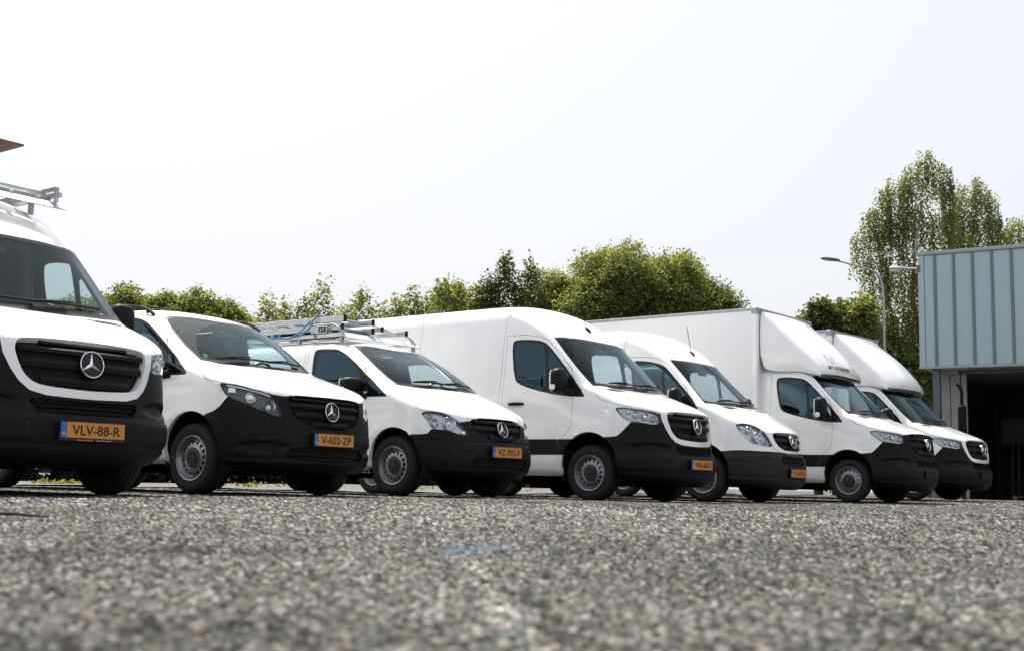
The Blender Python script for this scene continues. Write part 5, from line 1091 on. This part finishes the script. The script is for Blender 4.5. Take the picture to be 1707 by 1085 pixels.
    for sg in (-1, 1):
        add_wheel(root, sp['wheel'], 0, sg*wy, R, .2*sg+.1)
        add_wheel(root, sp['wheel'], -(sp.get('wb') or sp['wb_truck']), sg*(wy-.01), R, .5*sg)
        for xx in ([0] if not sp.get('wb') else [0, -sp['wb']]):
            m = MB(); ar = sp['arch']; cxx = ar[0] if xx == 0 else xx; L = []; 
            th = np.linspace(math.radians(-25), math.radians(205), 20); y1 = sg*(wy-.26); y2 = sg*(sp['hw']-.035)
            V_ = [(cxx+(ar[2]+.025)*math.cos(t), yy, ar[1]+(ar[2]+.025)*math.sin(t)) for t in th for yy in (y1, y2)]
            m.add(V_, [(2*i, 2*i+1, 2*i+3, 2*i+2) for i in range(19)], True)
            m.add([(cxx+(ar[2]+.025)*math.cos(t), y1, ar[1]+(ar[2]+.025)*math.sin(t)) for t in th], [tuple(range(20))]); m.build('wheel_arch_liner', M_['matt_black'], root)
    m = MB(); xr = S.xr+.15 if sp.get('wb') else -6.0; yb = wy-.27
    xn = S.rows[0][2]; m.box(xr, .50, -yb, yb, .27, .50, .02); m.box(.45, xn-.16, -.58, .58, .215, .40, .03); m.box(xr+.3, -.5, yb, sp['hw']-.14, .33, .44); m.box(xr+.3, -.5, -sp['hw']+.14, -yb, .33, .44)
    m.tube([(0, -wy, R), (0, wy, R)], .05, 8); wbx = -(sp.get('wb') or sp['wb_truck']); m.tube([(wbx, -wy, R), (wbx, wy, R)], .06, 8); m.blob((wbx, 0, R), (.14, .16, .14), (2, 2), 14, 8)
    m.tube([(-.3, .3, .22), (-1.6, .32, .22), (-3.0, .35, .24)], .035, 8); m.box(-2.2, -1.2, -.65, -.2, .20, .34, .03); m.build('underbody', M_['matt_black'], root)
    return root, Pn
_CACHE = {}; _PAN = {}
def Pn_rim(Pn, region, sd, mt):
    """dark side wall of a lamp, folded in from the lamp's edge"""
    cells = Pn.cells[region]; Pn.cells['_tmp'] = cells
    me = Pn.mesh('_tmp', mt, 'lamp_rim', sd, off=.0005, lip=.075)
    # keep only the folded rim
    bm = bmesh.new(); bm.from_mesh(me); n = len(cells); bm.faces.ensure_lookup_table(); bmesh.ops.delete(bm, geom=[f for f in bm.faces if f.index < n], context='FACES'); bm.to_mesh(me); bm.free(); me.update()
    return me
COMMON_907 = dict(family='907', arch=(.02, .425, .41), lamps=[(.69, .78, 1.03, .046, 'proj'), (.60, .87, 1.055, .046, 'round'), (.755, .69, 1.01, .040, 'round'), (.53, .925, 1.085, .026, 'block')], slats=4, star=(.956, .947, .20), plate_z=.47,
 wipers=[((.055, -.62, 1.452), (.05, .05, 1.475)), ((.06, .02, 1.46), (.01, .66, 1.49))], cab=((.9, 2.14), -1.50, .84), dash=1.36, seat=(-.95, .98, .66), rear_mirror=(-.47, .0, 2.0),
 mirror=((-.36, 1.14, 1.48), (.075, .115, 1.48*.105), (-.24, .96, 1.33)), handle=(-1.243, -1.004, 1.0, 1.21), R=.345, track=.855, hw=1.01, wheel='sprinter', bowl='bezel_light',
 drl=[[(.42, .98, 1.115), (.49, .955, 1.06), (.56, .92, .995), (.66, .845, .98)]], sensors=((.45, .50), (.80, .50)))
VD = {v[0]: v for v in VEHICLES}
GROUP = 'vans and trucks parked in a row'
va, Pa = build_vehicle('cargo_van', VD['van_a'], 'panel907', OUT_907, dict(COMMON_907, wb=3.665, plate='VLV-88-R', glass='glass_dusty2'))
tag(va, 'white high-roof van cut off by the left edge, seen nearly head-on, plate VLV-88-R', 'van', GROUP)
vd, Pd = build_vehicle('cargo_van', VD['van_d'], 'panel907', OUT_907, dict(COMMON_907, wb=3.665, plate='VSH-68-D'))
tag(vd, 'long white high-roof van with plain windowless side, plate VSH-68-D', 'van', GROUP)
ve, Pe = build_vehicle('cargo_van', VD['van_e'], 'panel906', OUT_906, dict(COMMON_907, family='906', wb=3.665, plate='VZ-470-D', bumper=M_['plastic_worn'], plate_z=.435, star=(.94, .884, .20),
 lamps=[(.73, .70, .93, .082, 'round'), (.63, .79, 1.03, .055, 'round'), (.81, .59, .86, .036, 'round'), (.56, .86, 1.06, .028, 'block')], drl=(), slats=3, bowl='bezel_light', fog=((.66, .625, .042),), sensors=((.30, .60), (.86, .50))))
tag(ve, 'older white high-roof van with almond-shaped headlights and scuffed grey bumper, plate VZ-470-D', 'van', GROUP)
COMMON_VITO = dict(COMMON_907, family='vito', wb=3.2, R=.328, track=.80, hw=.955, wheel='vito', arch=(.05, .38, .375), cab=((.7, 1.70), -1.48, .70), dash=1.16, dash_x=-.12, seat=(-1.05, .72, .60),
 handle=(-1.25, -1.03, .94, 1.0), drl=(), rear_mirror=(-.68, .0, 1.66))
vb, Pb = build_vehicle('cargo_van', VD['van_b'], 'van447', OUT_447, dict(COMMON_VITO, plate='V-602-ZP', glass='glass_dusty', plate_z=.522, star=(.885, .785, .185), slats=4, bowl='bezel',
 lamps=[(.725, .64, .805, .060, 'round'), (.60, .76, .875, .052, 'proj'), (.47, .875, .945, .036, 'block')], drl=[[(.42, .89, .995), (.53, .81, .97), (.66, .68, .93), (.70, .61, .90)]],
 wipers=[((-.10, -.55, 1.262), (-.10, .12, 1.30)), ((-.08, .05, 1.27), (-.16, .56, 1.29))], mirror=((-.50, 1.03, 1.18), (.075, .12, .10), (-.32, .93, 1.12))))
tag(vb, 'low white van with black roof rails and dusty windscreen, plate V-602-ZP', 'van', GROUP)
vc, Pc = build_vehicle('cargo_van', VD['van_c'], 'van639', OUT_639, dict(COMMON_VITO, plate='VZ-702-F', plate_z=.498, star=(.80, .745, .18), slats=3, bowl='bezel_light', glass='glass_dusty2', arch=(.06, .365, .37),
 lamps=[(.61, .68, .79, .078, 'round'), (.50, .81, .79, .045, 'round'), (.46, .845, .865, .030, 'round'), (.71, .55, .70, .026, 'block')],
 wipers=[((-.09, -.50, 1.245), (-.07, .10, 1.275)), ((-.07, .0, 1.25), (-.14, .55, 1.27))], mirror=((-.56, 1.02, 1.215), (.085, .135, .085), (-.40, .91, 1.10))))
tag(vc, 'low white van carrying ladders on its roof rack, plate VZ-702-F', 'van', GROUP)
TRUCK = dict(COMMON_907, wb=None, wb_truck=4.325, wheel='truck', mirror=((-.36, 1.16, 1.50), (.085, .115, .19), (-.24, .96, 1.33)))
vf, Pf = build_vehicle('box_truck', VD['van_f'], 'cab907', OUT_907, dict(TRUCK, frame=M_['plastic'], plate=None))
tag(vf, 'white box truck with black grille surround and lettering on its roof fairing', 'truck', GROUP)
vg, Pg_ = build_vehicle('box_truck', VD['van_g'], 'cab907', OUT_907, dict(TRUCK, plate=None))
tag(vg, 'white box truck with white grille surround, last in the row beside the building', 'truck', GROUP)
# ---------------------------------------------------------------- box bodies and fairings of the trucks
from mathutils.bvhtree import BVHTree
def spline(P, t):
    P = np.array(P, float); d = np.concatenate([[0], np.cumsum(np.linalg.norm(np.diff(P, axis=0), axis=1))]); d /= d[-1]
    n = len(P); idx = np.interp(t, d, np.arange(n))
    return np.stack([pchip(P[:, c], idx) for c in range(P.shape[1])], -1)
def truck_body(root, xf=-1.55, xb=-6.1, w=1.08, z0=.98, z1=3.24):
    m = MB(); m.box(xb, xf, -w, w, z0, z1, .015); bx = m.build('box_body', M_['box'], root)
    for sy in (-1, 1):
        for xx in (xf, xb+.08):
            m = MB(); m.box(xx-.085, xx+.012, sy*w-.085 if sy > 0 else -w-.012, sy*w+.012 if sy > 0 else -w+.085, z0, z1+.004, .03); m.build('corner_post', M_['paint'], bx)
        m = MB(); m.box(xb, xf, sy*w-.05 if sy > 0 else -w-.014, sy*w+.014 if sy > 0 else -w+.05, z1-.035, z1+.014, .008); m.build('roof_rail', M_['galv'], bx)
        m = MB(); m.box(xb, xf, sy*w-.05 if sy > 0 else -w-.014, sy*w+.014 if sy > 0 else -w+.05, z0-.05, z0+.04, .008); m.build('floor_rail', M_['alu'], bx)
        m = MB(); m.box(xf-.10, xf+.018, sy*w-.12 if sy > 0 else -w-.018, sy*w+.018 if sy > 0 else -w+.12, z1-.10, z1+.022, .02); m.build('corner_cap', M_['galv'], bx)
        for xx in np.linspace(xb+.9, xf-.9, 4):
            m = MB(); yy = sy*(w+.001); m.box(xx-.006, xx+.006, yy-.002, yy+.002, z0+.05, z1-.05); m.build('panel_joint', M_['box'], bx)
    m = MB(); m.box(xf-.045, xf+.016, -w+.12, w-.12, z1-.035, z1+.016, .008); m.build('front_roof_rail', M_['galv'], bx)
    m = MB(); m.box(xb+.1, xf, -.45, -.35, .62, z0-.02); m.box(xb+.1, xf, .35, .45, .62, z0-.02)
    for xx in np.linspace(xb+.3, xf-.3, 7): m.box(xx-.03, xx+.03, -w+.05, w-.05, .86, z0-.03)
    m.build('chassis_frame', M_['matt_black'], root)
    for sy in (-1, 1):
        m = MB(); m.box(-3.6, -2.0, sy*w-.03 if sy > 0 else -w, sy*w if sy > 0 else -w+.03, .55, .62, .005); m.box(-3.6, -2.0, sy*w-.03 if sy > 0 else -w, sy*w if sy > 0 else -w+.03, .75, .82, .005); m.build('side_guard', M_['alu'], root)
        m = MB(); m.box(-5.0, -3.65, sy*(w-.02)-.4 if sy > 0 else -w+.02, sy*(w-.02) if sy > 0 else -w+.42, .78, .84, .01); m.box(-3.72, -3.66, sy*(w-.02)-.4 if sy > 0 else -w+.02, sy*(w-.02) if sy > 0 else -w+.42, .50, .80, .01); m.build('mudguard', M_['matt_black'], root)
    # fairing: centre line, two crease lines and lower edge, lofted
    n = 26; t = np.linspace(0, 1, n)
    cen = spline([(-1.53, 0, 3.225), (-1.15, 0, 2.995), (-.85, 0, 2.765), (-.62, 0, 2.535), (-.47, 0, 2.35), (-.40, 0, 2.24), (-.385, 0, 2.17), (-.42, 0, 2.115)], t)
    c1 = spline([(-1.53, .90, 3.205), (-1.22, .85, 2.93), (-.95, .83, 2.68), (-.72, .82, 2.45), (-.57, .81, 2.28), (-.50, .80, 2.19), (-.485, .80, 2.14), (-.505, .79, 2.10)], t)
    c2 = spline([(-1.53, .975, 3.10), (-1.24, .945, 2.83), (-.98, .93, 2.59), (-.76, .915, 2.37), (-.61, .89, 2.21), (-.53, .87, 2.13), (-.50, .86, 2.10), (-.51, .85, 2.07)], t)
    lo = spline([(-1.53, .985, 2.45), (-1.45, .96, 2.22), (-1.25, .925, 2.165), (-1.02, .905, 2.155), (-.82, .89, 2.14), (-.66, .875, 2.10), (-.56, .86, 2.085), (-.52, .84, 2.07)], t)
    rows = []
    K1, K3 = 9, 6
    for k in range(K1+1):
        a = k/K1; bul = np.array([.05, 0, .02])*(1-a*a)*np.sin(math.pi*np.clip(t, 0, 1))[:, None]*.3
        q = cen*(1-a)+c1*a; q[:, 0] = cen[:, 0]+(c1[:, 0]-cen[:, 0])*a**2.6; q[:, 2] = cen[:, 2]+(c1[:, 2]-cen[:, 2])*a**2.6; rows.append(q+bul)
    for a in (.33, .67, 1.): rows.append(c1*(1-a)+c2*a+np.array([.006, .008, .01])*math.sin(math.pi*a))
    for k in range(1, K3+1):
        a = k/K3; rows.append(c2*(1-a)+lo*a+np.array([0, .02, 0])*math.sin(math.pi*a))
    G = np.stack(rows, 0); nr = len(rows)                     # (row, station, 3), y positive = left
    V = []; F_ = []
    for sg in (-1, 1):
        b0 = len(V); V += (G*np.array([1, sg, 1])).reshape(-1, 3).tolist()
        for r in range(nr-1):
            for c in range(n-1):
                f = (b0+r*n+c, b0+r*n+c+1, b0+(r+1)*n+c+1, b0+(r+1)*n+c); F_.append(f if sg > 0 else f[::-1])
    me = bpy.data.meshes.new('roof_fairing'); me.from_pydata(V, [], F_); bm = bmesh.new(); bm.from_mesh(me); bmesh.ops.remove_doubles(bm, verts=bm.verts, dist=1e-4); bmesh.ops.recalc_face_normals(bm, faces=bm.faces); bm.to_mesh(me)
    bv = BVHTree.FromBMesh(bm); bm.free(); me.materials.append(M_['paint']); me.shade_smooth(); fa = obj('roof_fairing', me, root)
    m = MB(); pts = [(p[0], -p[1], p[2]-.012) for p in lo]+[(p[0]+.0, p[1], p[2]-.012) for p in lo[::-1]]; m.tube(pts, .005, 6); m.build('fairing_seal', M_['galv'], fa)
    return fa, bv
def project_on(me, bv, y0, z0, off):
    """press a flat mesh (x across, y up) onto the fairing from the front"""
    n = len(me.vertices); co = np.empty(n*3); me.vertices.foreach_get('co', co); co = co.reshape(-1, 3)
    for i in range(n):
        h = bv.ray_cast(Vector((2, y0+co[i, 0], z0+co[i, 1])), Vector((-1, 0, 0)))
        if h[0] is not None:
            nn = h[1] if h[1].x > 0 else -h[1]; p = h[0]+nn*(off+co[i, 2]*.5); co[i] = p
    me.vertices.foreach_set('co', co.ravel()); me.update(); return me
ff, bf = truck_body(vf); fg, bg_ = truck_body(vg)
obj('lettering', project_on(text_mesh('MT INTERIEURS', M_['ink'], .085, .70, .001, space=1.05, bold=.001), bf, -.27, 2.222, .005), ff)
m = MB()                                               # outlined M-and-chevron mark above the lettering
for pl in ([(-.10, .07), (-.03, -.015), (.0, -.06), (.03, -.015), (.10, .07), (.10, -.015)], [(-.10, .07), (-.10, -.015), (.0, -.10), (.10, -.015)]):
    for a, b in zip(pl[:-1], pl[1:]):
        d = Vector((b[0]-a[0], b[1]-a[1])).normalized(); q = Vector((-d.y, d.x))*.004
        nseg = 4
        for k in range(nseg):
            A_ = Vector(a).lerp(Vector(b), k/nseg); B_ = Vector(a).lerp(Vector(b), (k+1)/nseg); m.prism([(A_.x-q.x, A_.y-q.y), (B_.x-q.x, B_.y-q.y), (B_.x+q.x, B_.y+q.y), (A_.x+q.x, A_.y+q.y)], 0, .001)
obj('logo', project_on(m.mesh('logo', M_['ink_grey']), bf, -.43, 2.395, .005), ff)

# ---------------------------------------------------------------- roof equipment
# black roof rails on the low van
for sg in (-1, 1):
    m = MB(); yy = sg*.70; z_ = lambda x: surf(Pb, x, yy, 1.79, 0).z
    m.tube([(-.92, yy*1.0, 1.742), (-1.0, yy, 1.79), (-1.12, yy, 1.83), (-1.3, yy, 1.852), (-1.8, yy, 1.868), (-2.8, yy, 1.868), (-3.4, yy, 1.85), (-3.6, yy, 1.80)], .017, 8)
    for x_ in (-1.02, -2.3, -3.5): m.tube([(x_, yy, 1.76), (x_, yy, 1.86 if x_ < -1.5 else 1.80)], .016, 6)
    m.build('roof_rail', M_['plastic'], vb)
# fin antennas
for r_, P_, zz, L in ((vd, Pd, 2.23, .22), (ve, Pe, 2.25, .42)):
    p = surf(P_, -.67, -1e-4, zz, .0); p.y = 0; a = empty('antenna', p); a.parent = r_
    m = MB(); m.blob((-.03, 0, .02), (.065, .022, .035), (2, 2), 14, 8, Matrix.Rotation(.75, 3, 'Y')); m.build('base', M_['matt_black'], a); m = MB(); m.tube([(-.04, 0, .03), (-.12, 0, .03+L)], .0045, 5); m.build('rod', M_['plastic'], a)
# hood lettering and sticker strip on the leftmost van, faded
for tx, v_, w_, mt, y_ in (('Dakspecialisten', 10.05, .62, 'ink_grey', -.20), ('en', 10.05, .09, 'ink_grey', .23)):
    obj('lettering', wrap(Pa, text_mesh(tx, M_[mt], .07, w_, .0004), v_, 9., .0035, y_), va)
m = MB(); pl = [(-.10+.2*k/8, .006*math.sin(k)) for k in range(9)]
for a, b in zip(pl[:-1], pl[1:]): m.prism([(a[0], -.03+a[1]*2), (b[0], -.03+b[1]*2), (b[0]+.03, .02+b[1]), (a[0]+.03, .02+a[1])], 0, .0004)
obj('faded_logo', wrap(Pa, m.mesh('faded_logo', M_['ink_orange']), 10.6, 9., .0035, -.02), va)
pl_ = [o for o in va.children if o.name.startswith('number_plate')][0]
m = MB(); m.box(-.13, .0, -.075, -.066, -.004, .007); m.build('holder_print', M_['ink_red'], pl_); obj('holder_lettering', text_mesh('www.', M_['ink_white'], .012, .14, .0004), pl_, (.09, -.0705, .0074))
m = MB(); m.box(-.27, .27, -.078, -.060, -.03, .006, .003); m.build('holder_edge', M_['gloss_black'], pl_)

def rack(root, x0, x1, yw, z, zr, hoops, plate_z, name='roof_rack', legs=()):
    r = empty(name, (0, 0, 0)); r.parent = root
    for sg in (-1, 1):
        m = MB(); m.box(x1, x0, sg*yw-.02, sg*yw+.02, z-.02, z+.025, .006); m.build('side_rail', M_['alu'], r)
        for hx in hoops:
            m = MB(); m.tube([(hx, sg*yw, z), (hx-.05, sg*yw, z+.06), (hx-.14, sg*yw, z+.12), (hx-.20, sg*yw*.97, z+.135), (hx-.55, sg*yw*.97, z+.135)], .016, 8); m.build('hoop', M_['galv'], r)
        for lx, lz in legs:
            m = MB(); m.box(lx-.02, lx+.02, sg*yw-.02, sg*yw+.02, lz, z, .004); m.build('leg', M_['galv'], r)
    for bx in np.linspace(x0-.25, x1+.15, 5):
        m = MB(); m.box(bx-.025, bx+.025, -yw, yw, z+.026, z+.055, .006); m.build('cross_bar', M_['alu'], r)
    # wide sloping plate at the front
    m = MB(); pr = [(x0+.06, plate_z-.02), (x0+.065, plate_z-.012), (x0-.06, plate_z+.060), (x0-.065, plate_z+.052)]; m.prism(pr, -yw-.03, yw+.03, Matrix(((1, 0, 0, 0), (0, 0, -1, 0), (0, 1, 0, 0), (0, 0, 0, 1)))); m.build('wind_plate', M_['alu'], r)
    return r
rc = rack(vc, -1.10, -3.5, .63, 1.855, 1.8, (-1.10,), 1.835, legs=((-1.13, 1.74), (-1.85, 1.76), (-2.8, 1.77), (-3.4, 1.76)))
ra = rack(va, -.84, -4.2, .77, 2.60, 2.6, (), 2.475, legs=((-1.3, 2.47), (-2.2, 2.48), (-3.2, 2.48), (-4.0, 2.48)))
for sg in (-1, 1):                                     # upright stops and diagonal stays of the leftmost rack
    m = MB(); m.box(-.885, -.855, sg*.75-.015, sg*.75+.015, 2.53, 2.65, .003); m.box(-2.0, -.855, sg*.75-.018, sg*.75+.018, 2.635, 2.67, .004); m.box(-1.5, -.9, sg*.60-.02, sg*.60+.02, 2.53, 2.565, .004); m.box(-1.5, -.9, sg*.35-.02, sg*.35+.02, 2.53, 2.565, .004); m.build('ladder_stop', M_['alu'], ra)
m = MB(); m.box(-1.02, -.97, -.76, .76, 2.555, 2.59, .004); m.build('dark_bar', M_['galv'], ra)
# ladders lying on the rack of the low van: things of their own, placed in the world
def ladder(root, x0, x1, y0, y1, z, label, n, width=.024, deep=.07):
    o = empty('ladder', root.matrix_basis @ Vector((x0, y0, z)), root.rotation_euler[2]); tag(o, label, 'ladder', 'ladders strapped on the roof rack')
    for yy in (0, y1-y0):
        m = MB(); m.box(x1-x0, 0, yy-width/2, yy+width/2, -deep/2, deep/2, .004); rl = m.build('rail', M_['alu'], o)
        m = MB(); m.box(-.012, .018, yy-width/2-.004, yy+width/2+.004, -deep/2-.004, deep/2+.004, .006); m.build('end_cap', M_['matt_black'], rl)
    for k in range(n):
        xx = -.14-k*.28; m = MB(); m.tube([(xx, 0, 0), (xx, y1-y0, 0)], .015, 8); m.build('rung', M_['alu'], o)
    return o
bpy.context.view_layer.update()
ladder(vc, -1.16, -3.8, -.60, -.08, 1.955, 'lower aluminium ladder on the rack of the low van', 9)
ladder(vc, -1.14, -3.7, -.58, -.10, 2.055, 'upper aluminium ladder, topmost on the rack of the low van', 9)
ladder(vc, -1.10, -3.6, .02, .46, 1.985, 'narrow aluminium ladder lying beside the stacked pair on the rack', 8, deep=.06)
def local(root, p): return root.matrix_basis @ Vector(p)
m = MB(); P = [(-2.35, -.66, 1.86), (-2.25, -.665, 1.87), (-2.05, -.66, 1.85), (-1.80, -.66, 1.88), (-1.66, -.65, 1.96), (-1.62, -.64, 2.05), (-1.58, -.60, 2.105), (-1.5, -.3, 2.115), (-1.45, .1, 2.10), (-1.42, .5, 2.03)]
def ribbon(m, P, w):
    P = [Vector(p) for p in P]
    for k in range(len(P)-1):
        d = (P[k+1]-P[k]).normalized(); q = d.cross(Vector((0, 1, 0.2))); q = q.normalized()*w if q.length > 1e-4 else Vector((0, 0, w)); h = d.cross(q).normalized()*.003
        a, b = P[k]-d*.004, P[k+1]+d*.004; m.add([a-q-h, a+q-h, b+q-h, b-q-h, a-q+h, a+q+h, b+q+h, b-q+h], [(0, 3, 2, 1), (4, 5, 6, 7), (0, 1, 5, 4), (1, 2, 6, 5), (2, 3, 7, 6), (3, 0, 4, 7)])
ribbon(m, P, .009); ribbon(m, [(-1.63, -.645, 2.03), (-1.60, -.66, 1.95), (-1.57, -.665, 1.87), (-1.54, -.66, 1.84)], .009); ribbon(m, [(-1.95, -.665, 1.865), (-1.78, -.67, 1.93), (-1.64, -.66, 2.04)], .009); ribbon(m, [(-2.32, -.66, 1.90), (-2.26, -.67, 1.86), (-2.16, -.66, 1.90)], .011)
so = m.build('lashing_strap', M_['strap'], None, vc.location, (0, 0, vc.rotation_euler[2])); tag(so, 'blue lashing strap knotted round the ladders on the low van', 'strap')
m = MB(); m.box(0, .26, -.01, .01, 0, .09, .004); sg_ = m.build('marking_sign', mat('sign_grey', (.45, .46, .45), .6, noise=(9, .15)), None, local(vc, (-1.62, -.655, 1.885)), (0, 0, vc.rotation_euler[2])); tag(sg_, 'small pale plate with dark marks tied under the ladders', 'plate')
m = MB(); m.box(.13, .25, -.0125, -.0105, .012, .078); m.build('dark_patch', M_['ink'], sg_); obj('lettering', text_mesh('2.7', M_['ink_white'], .045, .07, .0004), sg_, (.19, -.0135, .045), (math.pi/2, 0, 0))
m = MB(); m.box(-2.6, -1.22, -.60, -.05, 1.912, 1.918); dk = m.build('black_sheet', M_['matt_black'], None, vc.location, (0, 0, vc.rotation_euler[2])); tag(dk, 'thin black sheet filling the dark area under the ladders on the rack', 'sheet')  # flat black sheet drawn across the dark area below the ladders
# load on the leftmost van: bearers and the wooden board whose corner shows at the upper left
m = MB(); m.box(-3.4, -2.0, -.75, -.25, 2.712, 3.18, .01); o = m.build('timber_crate', WOOD, None, va.location, (0, 0, va.rotation_euler[2])); tag(o, 'wooden crate on the roof rack of the leftmost van, carrying the board', 'crate')
m = MB(); m.box(-3.6, -1.63, -.85, .85, 3.181, 3.199, .002); m.box(-3.6, -1.70, .77, .86, 3.199, 3.215, .002); o = m.build('wooden_board', WOOD, None, va.location, (0, 0, va.rotation_euler[2])); tag(o, 'brown wooden board whose corner juts in at the upper left edge', 'board')
# dashboard clutter
m = MB(); m.box(-.004, .004, -.12, .12, 0, .17); o = m.build('paper_card', mat('grey_card', (.30, .36, .38), .8), None, local(ve, (-.16, -.02, 1.40)), (0, -.3, ve.rotation_euler[2]+.3)); tag(o, 'grey card propped on the dashboard of the older van', 'card')
m = MB(); m.lathe([(0, 0), (.028, 0)], 16, 'z'); m.lathe([(.028, 0), (.028, .004)], 16, 'z'); p = surf(Pb, -.22, -.62, 1.30, -.012); o = m.build('sticker', mat('green_sticker', (.03, .30, .10), .5), vb, p, (0, .9, -.3))
# a dead twig and a few fallen leaves on the tarmac
m = MB(); m.tube([(-1.86, 4.25, .012), (-1.78, 4.24, .018), (-1.70, 4.27, .016), (-1.64, 4.23, .014), (-1.58, 4.24, .010)], .006, 6, rs=[.004, .006, .006, .005, .003]); tag(m.build('twig', mat('dark_twig', (.03, .022, .018), .9)), 'dark dead twig lying on the tarmac at the left edge', 'twig')
for x_, y_, lb in ((-1.60, 5.55, 'small reddish fallen leaf on the tarmac near the twig'), (2.38, 5.3, 'small reddish fallen leaf at the right edge of the tarmac')):
    m = MB(); m.add([(-.02, 0, .012), (0, -.012, .018), (.024, 0, .014), (0, .012, .022)], [(0, 1, 2), (0, 2, 3)]); tag(m.build('fallen_leaf', mat('red_leaf', (.28, .09, .05), .8), None, (x_, y_, 0)), lb, 'leaf', 'fallen leaves')
